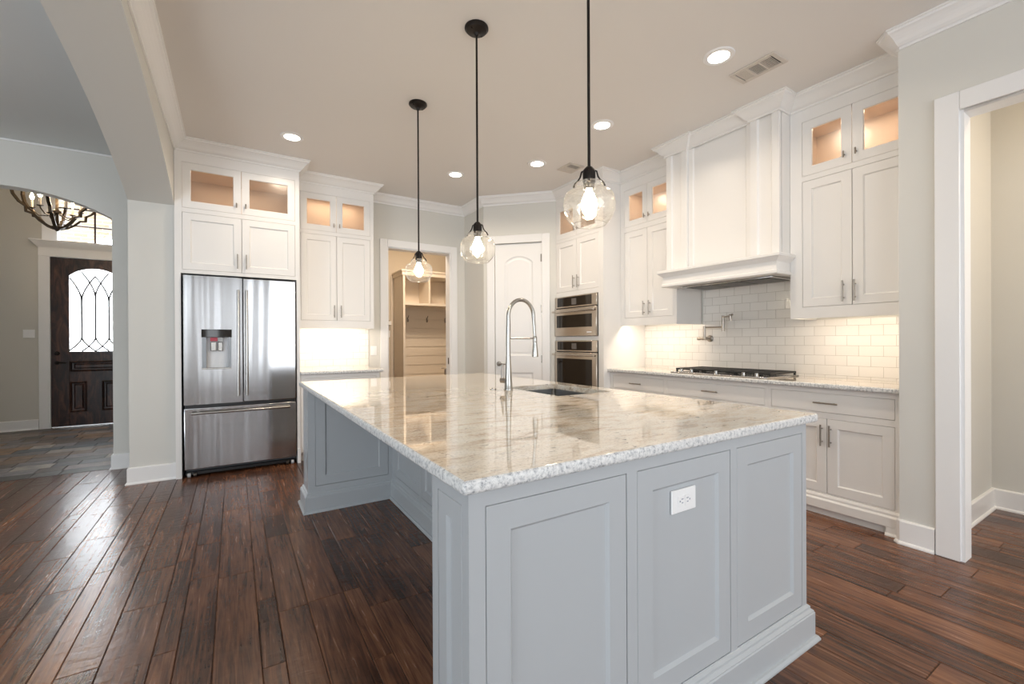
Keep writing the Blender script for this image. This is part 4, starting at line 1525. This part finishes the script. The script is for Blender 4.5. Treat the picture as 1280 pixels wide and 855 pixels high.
# outlet on the middle end panel
t = thing('electrical_outlet', 'white double outlet with a square plate on the island end panel', 'outlet', (1.226, iy0 + 0.0075, 0.735))
bm = N()
bx(bm, -0.060, 0.060, -0.007, 0, -0.037, 0.037, bev=0.002)
link('cover_plate', bm, M_plate, t)
for s in (-1, 1):
    bm = N()
    bx(bm, s * 0.017 - 0.015, s * 0.017 + 0.015, -0.0095, -0.0072, -0.017, 0.017, bev=0.003)
    f = link('receptacle', bm, M_plate, t)
    bm = N()
    for u, v, a_, b_ in ((-0.004, 0.006, 0.005, 0.0015), (-0.004, -0.006, 0.004, 0.0015), (0.007, 0, 0.0026, 0.0026)):
        bx(bm, s * 0.017 + s * u - a_, s * 0.017 + s * u + a_, -0.0102, -0.0096, v - b_, v + b_)
    link('slot', bm, M_plategrey, f, smooth=False)

# sink
t = thing('kitchen_sink', 'stainless undermount sink in the island top beside the gooseneck tap', 'sink', (1.74, 2.245, 0.905))
bm = N()
s0, s1, s2, s3 = (sk[0] - 0.010 - 1.74, sk[1] + 0.010 - 1.74, sk[2] - 0.010 - 2.245, sk[3] + 0.010 - 2.245)
zb = -0.23
rt = [(s0, s2), (s1, s2), (s1, s3), (s0, s3)]
T = [bm.verts.new((p[0], p[1], -0.0005)) for p in rt]
B = [bm.verts.new((p[0] * 0.96, p[1] * 0.96, zb)) for p in rt]
for i in range(4): bm.faces.new((T[i], T[(i + 1) % 4], B[(i + 1) % 4], B[i]))
bm.faces.new(B)
bmesh.ops.bevel(bm, geom=[e_ for e_ in bm.edges if not all(v in T for v in e_.verts)], offset=0.02, segments=3, affect='EDGES')
ob = link('basin', bm, mat('sink_satin_steel', (0.34, 0.345, 0.35), 0.32, 1.0), t)
md = ob.modifiers.new('thickness', 'SOLIDIFY')
md.thickness = 0.0012
bm = N()
lathe(bm, [(0.045, zb + 0.0015), (0.045, zb + 0.004), (0.03, zb + 0.005), (0.028, zb + 0.002)], (0, 0, 0), 20)
link('drain', bm, M_chrome, t)

# tap
fa = thing('kitchen_faucet', 'tall brushed nickel gooseneck kitchen faucet with pull-down spray head', 'faucet', (1.480, 2.400, 0.940))
bm = N()
lathe(bm, [(0.030, 0.0005), (0.030, 0.004), (0.027, 0.010), (0.0235, 0.06), (0.0195, 0.14), (0.0165, 0.19), (0.0160, 0.215), (0.0145, 0.216)], (0, 0, 0), 24)
link('base_post', bm, M_chrome, fa)
bm = N()
pts = [(0, 0, 0.21), (0, 0, 0.33), (0.002, 0, 0.41)]
R_ = 0.098
for k in range(15):
    a_ = PI - PI * 0.92 * k / 14
    pts.append((0.100 + R_ * math.cos(a_), 0, 0.470 + 0.108 * math.sin(a_)))
pts += [(0.203, 0, 0.40), (0.208, 0, 0.33)]
tube(bm, pts, [0.0150, 0.0150, 0.0145] + [0.0125] * 15 + [0.0105, 0.0095], 14)
link('gooseneck', bm, M_chrome, fa)
bm = N()
lathe(bm, [(0.009, 0.345), (0.014, 0.335), (0.0145, 0.305), (0.013, 0.300), (0.0155, 0.285), (0.022, 0.215), (0.0215, 0.205), (0.017, 0.203)], (0.209, 0, 0), 20)
link('spray_head', bm, M_chrome, fa)
bm = N()
tube(bm, [(0.0, 0, 0.327), (0.205, 0, 0.327)], 0.0048, 10)
link('support_arm', bm, M_chrome, fa)
bm = N()
tube(bm, [(-0.01, 0.01, 0.058), (-0.028, 0.045, 0.058)], 0.017, 14)
tube(bm, [(-0.024, 0.036, 0.068), (-0.022, 0.040, 0.11), (-0.014, 0.044, 0.165)], [0.010, 0.008, 0.0055], 10)
link('lever_handle', bm, M_nickel, fa)
bm = N()
lathe(bm, [(0.021, 0.9403), (0.021, 0.944), (0.017, 0.947), (0.012, 0.947), (0.011, 0.945), (0.0005, 0.945)], (0, 0, 0), 20)
bm.transform(Matrix.Translation((1.408, 2.47, 0)))
o = link('disposal_button', bm, M_chrome)
tag(o, 'small round steel button on the granite beside the faucet', 'button')

# ---------------------------------------------------------------- pendant lights
px_, pend = 1.233, None
pn = thing('pendant_light', 'pendant light with clear glass globe nearest the camera', 'pendant light', (px_, 1.362, H), group='pendant lights over the island')
bm = N()
lathe(bm, [(0.070, -0.0005), (0.071, -0.010), (0.064, -0.016), (0.060, -0.022), (0.045, -0.027), (0.030, -0.030), (0.016, -0.036), (0.010, -0.05)], (0, 0, 0), 30)
cn = link('canopy', bm, M_bronze, pn)
bm = N()
for a_ in (0.4, 0.4 + PI): lathe(bm, [(0.005, -0.030), (0.005, -0.024)], (0.046 * math.cos(a_), 0.046 * math.sin(a_), 0), 8)
link('screw', bm, M_bronze, cn)
bm = N()
tube(bm, [(0, 0, -0.04), (0, 0, -1.19)], 0.0062, 12)
link('rod', bm, M_bronze, pn)
bm = N()
lathe(bm, [(0.013, -1.160), (0.024, -1.172), (0.026, -1.180), (0.026, -1.222), (0.023, -1.226), (0.023, -1.236), (0.020, -1.250)], (0, 0, 0), 24)
so = link('socket_cup', bm, M_bronze, pn)
bm = N()
for k in range(4):
    a_ = math.radians(228) + 2 * PI * k / 4
    c_, s_ = math.cos(a_), math.sin(a_)
    tube(bm, [(0.018 * c_, 0.018 * s_, -1.174), (0.030 * c_, 0.030 * s_, -1.178), (0.036 * c_, 0.036 * s_, -1.20), (0.046 * c_, 0.046 * s_, -1.216), (0.056 * c_, 0.056 * s_, -1.224), (0.064 * c_, 0.064 * s_, -1.240)], 0.0036, 8)
link('bracket', bm, M_bronze, so)
bm = N()
prof = [(0.050, -1.226), (0.056, -1.228), (0.060, -1.234), (0.060, -1.250), (0.065, -1.256), (0.082, -1.261), (0.095, -1.270), (0.102, -1.285), (0.1055, -1.305), (0.1055, -1.322), (0.103, -1.342), (0.096, -1.361), (0.086, -1.377), (0.077, -1.388), (0.068, -1.395)]
lathe(bm, prof, (0, 0, 0), 40, cap=False)
gb = link('glass_globe', bm, M_seeded, pn)
bm = N()
for nm, r_, z_ in (('bottom_rim', 0.068, -1.395), ('top_rim', 0.052, -1.226)):
    bm = N()
    tube(bm, [(r_ * math.cos(2 * PI * k / 40), r_ * math.sin(2 * PI * k / 40), z_) for k in range(40)], 0.0016, 6, closed=True)
    link(nm, bm, M_seeded, gb)
bm = N()
lathe(bm, [(0.0125, -1.248), (0.014, -1.262), (0.023, -1.280), (0.031, -1.300), (0.033, -1.316), (0.029, -1.334), (0.016, -1.348), (0.0005, -1.352)], (0, 0, 0), 20)
link('bulb', bm, M_bulb, pn)
copy_thing(pn, (px_, 2.341, H), 'pendant light with clear glass globe in the middle of the row of three')
copy_thing(pn, (px_, 3.334, H), 'pendant light with clear glass globe hanging before the mudroom doorway')

# ---------------------------------------------------------------- recessed lights and vents
cans = [((2.712, 1.737), 'round recessed ceiling light next to the larger air vent'),
        ((2.712, 2.825), 'round recessed ceiling light near the rod of the nearest pendant'),
        ((2.712, 3.798), 'round recessed ceiling light next to the smaller air vent'),
        ((2.108, 4.522), 'round recessed ceiling light between the two farther pendant rods'),
        ((0.455, 4.470), 'round recessed ceiling light above the refrigerator cabinet')]
first = None
for (cx, cy), lab in cans:
    if first is None:
        first = thing('recessed_light', lab, 'ceiling light', (cx, cy, H), group='recessed ceiling lights')
        bm = N()
        lathe(bm, [(0.066, -0.001), (0.066, -0.007), (0.072, -0.009), (0.094, -0.006), (0.099, -0.0005)], (0, 0, 0), 36, cap=False)
        link('trim_ring', bm, M_trim, first)
        bm = N()
        lathe(bm, [(0.0655, -0.0015), (0.0655, -0.0045), (0.05, -0.0052), (0.0005, -0.0055)], (0, 0, 0), 32)
        link('lens', bm, M_lens, first)
    else:
        copy_thing(first, (cx, cy, H), lab)
    d = bpy.data.lights.new('downlight', 'AREA')
    d.shape, d.size, d.energy, d.color, d.spread = 'DISK', 0.12, 5.0, WARM, math.radians(150)
    lo = bpy.data.objects.new('downlight', d)
    COL.objects.link(lo)
    lo.location = (cx, cy, H - 0.012)


def vent(label, x0, x1, y0, y1, secs):
    t = thing('ceiling_vent', label, 'air vent', ((x0 + x1) / 2, (y0 + y1) / 2, H), group='ceiling air vents')
    w, l = (x1 - x0) / 2, (y1 - y0) / 2
    bm = N()
    bx(bm, -w + 0.02, w - 0.02, -l + 0.02, l - 0.02, -0.0022, -0.0005)
    link('duct_opening', bm, M_darkgap, t, smooth=False)
    bm = N()
    fr_ = 0.030
    for q in ((-w, w, -l, -l + fr_), (-w, w, l - fr_, l), (-w, -w + fr_, -l + fr_, l - fr_), (w - fr_, w, -l + fr_, l - fr_)): bx(bm, *q, -0.011, -0.0005, bev=0.003)
    n = len(secs)
    L_ = 2 * l - 2 * fr_
    for i in range(1, n):
        yy = -l + fr_ + L_ * i / n
        bx(bm, -w + fr_, w - fr_, yy - 0.006, yy + 0.006, -0.010, -0.002)
    link('frame', bm, M_ventwhite, t)
    for i, sct in enumerate(secs):
        bm = N()
        ya, yb_ = -l + fr_ + L_ * i / n + 0.006, -l + fr_ + L_ * (i + 1) / n - 0.006
        cnt = 7
        for k in range(cnt):
            if sct == 'x':
                c_ = -w + fr_ + (2 * w - 2 * fr_) * (k + 0.5) / cnt
                bx(bm, c_ - 0.0024, c_ + 0.0024, ya, yb_, -0.0085, -0.003)
            else:
                c_ = ya + (yb_ - ya) * (k + 0.5) / cnt
                bx(bm, -w + fr_, w - fr_, c_ - (0.0042 if sct == 'Y' else 0.0022), c_ + (0.0042 if sct == 'Y' else 0.0022), -0.0085, -0.003)
        link('louvre', bm, M_ventwhite, t, smooth=False)


vent('larger rectangular ceiling air vent with three louvred sections above the hood side', 2.966, 3.150, 1.515, 1.826, ['y', 'x', 'Y'])
vent('smaller ceiling air vent near the oven tower crown', 2.985, 3.187, 3.590, 3.815, ['x', 'Y'])

# ---------------------------------------------------------------- mudroom locker seen through the doorway
lkx0, lkx1, lky, lkd = 2.387, 4.05, 7.20, 0.51
lk = thing('mudroom_locker', 'cream built-in locker with cubbies, shelf and hooks seen through the doorway', 'locker', (lkx0, lky, 0))
w = lkx1 - lkx0
bm = N()
bx(bm, 0, 0.035, 0, lkd, 0, 2.40)
bx(bm, w - 0.035, w, 0, lkd, 0, 2.40)
bx(bm, -0.02, w, -0.015, lkd, 2.36, 2.42, bev=0.004)
bx(bm, -0.035, w, -0.035, lkd, 2.421, 2.455, bev=0.008)
bx(bm, 0.035, w - 0.035, 0, lkd, 1.865, 1.905)
bx(bm, 0.035, w - 0.035, 0, lkd, 0.44, 0.48)
bx(bm, 0.035, w - 0.035, 0.02, 0.04, 0, 0.44)
link('locker_frame', bm, M_cream, lk, smooth=False)
for xx in (0.455, 0.95, 1.40):
    bm = N()
    bx(bm, xx, xx + 0.03, 0.01, lkd - 0.02, 1.905, 2.36)
    link('cubby_divider', bm, M_cream, lk, smooth=False)
bm = N()
bx(bm, 0.035, w - 0.035, lkd - 0.012, lkd, 0.48, 2.36)
z = 0.50
while z < 1.86:
    bx(bm, 0.036, w - 0.036, lkd - 0.026, lkd - 0.0125, z, z + 0.153)
    z += 0.165
link('shiplap_back', bm, M_cream, lk, smooth=False)
for xx in (0.24, 0.60, 0.96, 1.32):
    bm = N()
    yb_ = lkd - 0.026
    bx(bm, xx - 0.010, xx + 0.010, yb_ - 0.005, yb_ + 0.0005, 1.60, 1.68, bev=0.002)
    tube(bm, [(xx, yb_ - 0.004, 1.625), (xx, yb_ - 0.035, 1.605), (xx, yb_ - 0.052, 1.625), (xx, yb_ - 0.05, 1.648)], 0.006, 8)
    tube(bm, [(xx, yb_ - 0.004, 1.665), (xx, yb_ - 0.04, 1.685), (xx, yb_ - 0.06, 1.715)], 0.006, 8)
    link('hook', bm, M_nickel, lk)
o = thing('side_counter', 'grey counter corner just inside the mudroom doorway', 'counter', (2.97, 6.55, 0))
bm = N()
bx(bm, -0.06, 0.95, -0.30, 0.30, 0.795, 0.825, bev=0.006)
link('counter_top', bm, M_granite, o)
bm = N()
bx(bm, -0.01, 0.94, -0.27, 0.28, 0, 0.7945)
link('counter_base', bm, mat('mudroom_counter_base', (0.42, 0.38, 0.34), 0.5), o, smooth=False)
t = thing('wall_shelf', 'small white ledge with a dark top on the mudroom wall', 'shelf', (2.16, 7.7195, 1.585))
bm = N()
bx(bm, -0.30, 0.155, -0.10, 0, -0.045, 0.02, bev=0.003)
link('ledge', bm, M_trim, t)
bm = N()
bx(bm, -0.29, 0.125, -0.095, -0.005, 0.0205, 0.032)
link('tray', bm, M_iron, t, smooth=False)
wall_plate('mudroom_switch', 'switch plate below the small ledge inside the mudroom', (2.285, 7.7195, 1.385), 0)
bm = N()
bx(bm, 2.335, 2.362, 7.700, 7.7195, 0, 2.40)
link('trim_8', bm, M_cream, kind='structure', smooth=False)
area('mudroom_lamp', (2.4, 6.3, 2.96), (0.1, 0.3, -1), 0.5, 0.5, 34, WARMER)

# ---------------------------------------------------------------- foyer: entrance door, transom, chandelier
fd = thing('door_2', 'dark stained knotty wood entrance door with arched leaded glass', 'door', (-1.80, YF, 0))
fd['kind'] = 'structure'
hw_ = 0.486
bm = N()
st_ = 0.20
gz_b, gz_s, gz_a = 1.125, 2.265, 2.385
gxa, gxb = -0.29, 0.29
bx(bm, -hw_, gxa, 0.02, 0.07, 0.012, 2.525, bev=0.003)
bx(bm, gxb, hw_, 0.02, 0.07, 0.012, 2.525, bev=0.003)
prism(bm, [(gxb, 2.525), (gxa, 2.525)] + arc(0, 0.29, gz_s, gz_a, 20), 'xz', 0.02, 0.07)
bx(bm, gxa, gxb, 0.02, 0.07, 0.982, gz_b)
bx(bm, gxa, gxb, 0.02, 0.07, 0.675, 0.822)
bx(bm, gxa, gxb, 0.02, 0.07, 0.012, 0.215)
bx(bm, -0.095, 0.07, 0.02, 0.07, 0.215, 0.675)
bx(bm, gxa, gxb, 0.045, 0.06, 0.215, 0.982)
link('door_slab', bm, M_alder, fd, smooth=False)
for nm, q in (('mid_panel', (gxa, gxb, 0.822, 0.982)), ('lower_panel', (gxa, -0.095, 0.215, 0.675)), ('lower_panel', (0.07, gxb, 0.215, 0.675))):
    bm = N()
    raised_panel(bm, [(q[0], q[2]), (q[1], q[2]), (q[1], q[3]), (q[0], q[3])], 0.02, [(0, 0), (0.014, -0.006), (0.02, 0.0), (0.026, 0.018), (0.045, 0.02), (0.06, 0.008)])
    link(nm, bm, M_alder, fd, smooth=False)
bm = N()
prism(bm, [(gxa, gz_b), (gxb, gz_b)] + arc(0, 0.29, gz_s, gz_a, 20)[::-1], 'xz', 0.042, 0.048)
gl_ = link('arched_glass', bm, M_obscure, fd, smooth=False)
bm = N()
yl = 0.038
for c_ in (-0.155, 0.0, 0.155):
    tube(bm, [(c_, yl, 1.34), (c_, yl, 1.90 if c_ else 1.96)], 0.012, 6)
    for z in (1.45, 1.76 if c_ else 1.84): lathe(bm, [(0.001, z - 0.025), (0.011, z - 0.008), (0.011, z + 0.008), (0.001, z + 0.025)], (c_, yl, 0), 8)
    for s in (-1, 1):
        tube(bm, [(c_ + s * 0.155 * (k / 8) ** 1.4, yl, 1.34 - 0.212 * (k / 8) ** 0.85) for k in range(9)], 0.011, 6)
        zt = 1.90 if c_ else 1.96
        pts = []
        for k in range(9):
            xx, zz = c_ + s * 0.155 * (k / 8) ** 1.3, zt + 0.37 * (k / 8) ** 0.8
            lim = gz_s + 0.12 * (1 - (xx / 0.29) ** 2)
            if abs(xx) < 0.288 and zz < lim: pts.append((xx, yl, zz))
        if len(pts) > 1: tube(bm, pts, 0.011, 6)
link('leading', bm, M_iron, gl_)
bm = N()
lathe(bm, [(0.03, 0.02), (0.03, 0.012), (0.012, 0.01), (0.012, -0.03)], (-0.42, 0, 0.96), 16, 'y')
tube(bm, [(-0.42, -0.03, 0.96), (-0.37, -0.035, 0.965), (-0.315, -0.03, 0.957)], [0.011, 0.010, 0.008], 8)
link('lever_handle', bm, M_bronze, fd)
bm = N()
lathe(bm, [(0.03, 0.02), (0.03, 0.008), (0.018, 0.0), (0.016, -0.012)], (-0.42, 0, 1.10), 16, 'y')
link('deadbolt', bm, M_bronze, fd)
# casing and header cap
bm = N()
bx(bm, dx0 - 0.115, dx0 + 0.006, YF - 0.022, YF - 0.0005, 0, 2.525, bev=0.003)
bx(bm, dx1 - 0.006, dx1 + 0.115, YF - 0.022, YF - 0.0005, 0, 2.525, bev=0.003)
bx(bm, dx0 - 0.115, dx1 + 0.115, YF - 0.024, YF - 0.0005, 2.526, 2.665, bev=0.003)
sweep(bm, [(dx0 - 0.115, YF - 0.001), (dx0 - 0.115, YF - 0.024), (dx1 + 0.115, YF - 0.024), (dx1 + 0.115, YF - 0.001)],
      [(0, 2.655), (0.008, 2.655), (0.012, 2.665), (0.04, 2.70), (0.065, 2.735), (0.075, 2.74), (0.075, 2.757), (0, 2.757)])
link('trim_9', bm, M_trim, kind='structure')
bm = N()
for q in ((tx0 - 0.16, tx0 + 0.004), (tx1 - 0.004, tx1 + 0.16)): bx(bm, q[0], q[1], YF - 0.018, YF - 0.0005, 2.758, tz1 + 0.1)
bx(bm, tx0 + 0.004, tx1 - 0.004, YF - 0.018, YF - 0.0005, tz1, tz1 + 0.1)
link('trim_10', bm, M_trim, kind='structure', smooth=False)
tw = thing('window_1', 'transom window with dark muntins above the entrance door', 'window', (-1.80, YF, 0))
tw['kind'] = 'structure'
bm = N()
bx(bm, tx0 + 1.80, tx1 + 1.80, 0.055, 0.06, tz0, tz1)
link('pane', bm, M_pane, tw, smooth=False)
bm = N()
bx(bm, -0.012, 0.012, 0.045, 0.054, tz0, tz1)
for z in (3.02, 3.27, 3.52): bx(bm, tx0 + 1.80, tx1 + 1.80, 0.046, 0.054, z - 0.010, z + 0.010)
link('muntins', bm, M_alder, tw, smooth=False)
wall_plate('foyer_switch', 'white double light switch on the wall left of the entrance door', (-2.505, YF - 0.0005, 1.39), 0, 2)

# chandelier
chx, chy, chz = -1.77, 7.30, 2.575
ch = thing('chandelier', 'quatrefoil lantern chandelier with candle bulbs in the foyer', 'chandelier', (chx, chy, chz))
half = [(0.03, 0.03), (0.09, 0.055), (0.15, 0.10), (0.205, 0.165), (0.258, 0.175), (0.262, 0.235), (0.315, 0.275), (0.36, 0.345), (0.38, 0.43), (0.375, 0.50)]
prof = half + [(r, 1.02 - z) for r, z in half[::-1][1:]]
for k in range(6):
    a_ = 0.55 + k * PI / 3
    bm = N()
    pts = [Vector((r * math.cos(a_), r * math.sin(a_), z)) for r, z in prof]
    t_ = Vector((-math.sin(a_), math.cos(a_), 0)) * 0.015
    prev = None
    for i, p in enumerate(pts):
        d = (pts[min(i + 1, len(pts) - 1)] - pts[max(i - 1, 0)]).normalized()
        nrm = d.cross(t_.normalized()) * 0.011
        ring = [bm.verts.new(p + t_ + nrm), bm.verts.new(p - t_ + nrm), bm.verts.new(p - t_ - nrm), bm.verts.new(p + t_ - nrm)]
        if prev:
            for q in range(4): bm.faces.new((prev[q], prev[(q + 1) % 4], ring[(q + 1) % 4], ring[q]))
        else: bm.faces.new(ring)
        prev = ring
    bm.faces.new(prev)
    link('rib', bm, M_gold, ch, smooth=False)
bm = N()
lathe(bm, [(0.003, 0.0), (0.014, 0.006), (0.022, 0.018), (0.05, 0.035), (0.055, 0.055), (0.02, 0.07), (0.012, 0.20), (0.035, 0.215), (0.04, 0.24), (0.015, 0.26), (0.010, 0.5), (0.010, 1.0), (0.05, 1.01), (0.03, 1.04), (0.008, 1.06), (0.008, 1.615)], (0, 0, 0), 18)
link('centre_stem', bm, M_gold, ch)
for k in range(6):
    a_ = 0.05 + k * PI / 3
    c_, s_ = math.cos(a_), math.sin(a_)
    bm = N()
    tube(bm, [(0.03 * c_, 0.03 * s_, 0.23), (0.08 * c_, 0.08 * s_, 0.175), (0.15 * c_, 0.15 * s_, 0.17), (0.20 * c_, 0.20 * s_, 0.22), (0.205 * c_, 0.205 * s_, 0.245)], 0.0065, 8)
    lathe(bm, [(0.006, 0.235), (0.028, 0.245), (0.03, 0.25), (0.012, 0.252)], (0.205 * c_, 0.205 * s_, 0), 12)
    arm = link('candle_arm', bm, M_gold, ch)
    bm = N()
    lathe(bm, [(0.0105, 0.252), (0.0105, 0.34)], (0.205 * c_, 0.205 * s_, 0), 10)
    link('candle_sleeve', bm, M_cream, arm)
    bm = N()
    lathe(bm, [(0.006, 0.3402), (0.014, 0.352), (0.0185, 0.370), (0.013, 0.395), (0.002, 0.425)], (0.205 * c_, 0.205 * s_, 0), 12)
    link('candle_bulb', bm, M_candle, arm)

# porch outside the entrance
bm = N()
A = arc(-1.25, 1.45, 2.85, 3.42, 24)
prism(bm, [(-6, 0), (-2.7, 0)] + A + [(0.2, 0), (4, 0), (4, 4.6), (-6, 4.6)], 'xz', 11.2, 11.5)
link('exterior_porch_wall', bm, M_brick, kind='structure', smooth=False)
wallbox('exterior_ground', [(-12, 10, 9.3, 30, -0.1, -0.02)], M_concrete)
wallbox('exterior_shade_roof', [(-6, 4, 9.26, 11.2, 4.3, 4.4), (-6.1, -6, 9.26, 11.5, 0, 4.4), (4, 4.1, 9.26, 11.5, 0, 4.4)], M_concrete)  # unseen roof and side walls, added to darken the porch brick
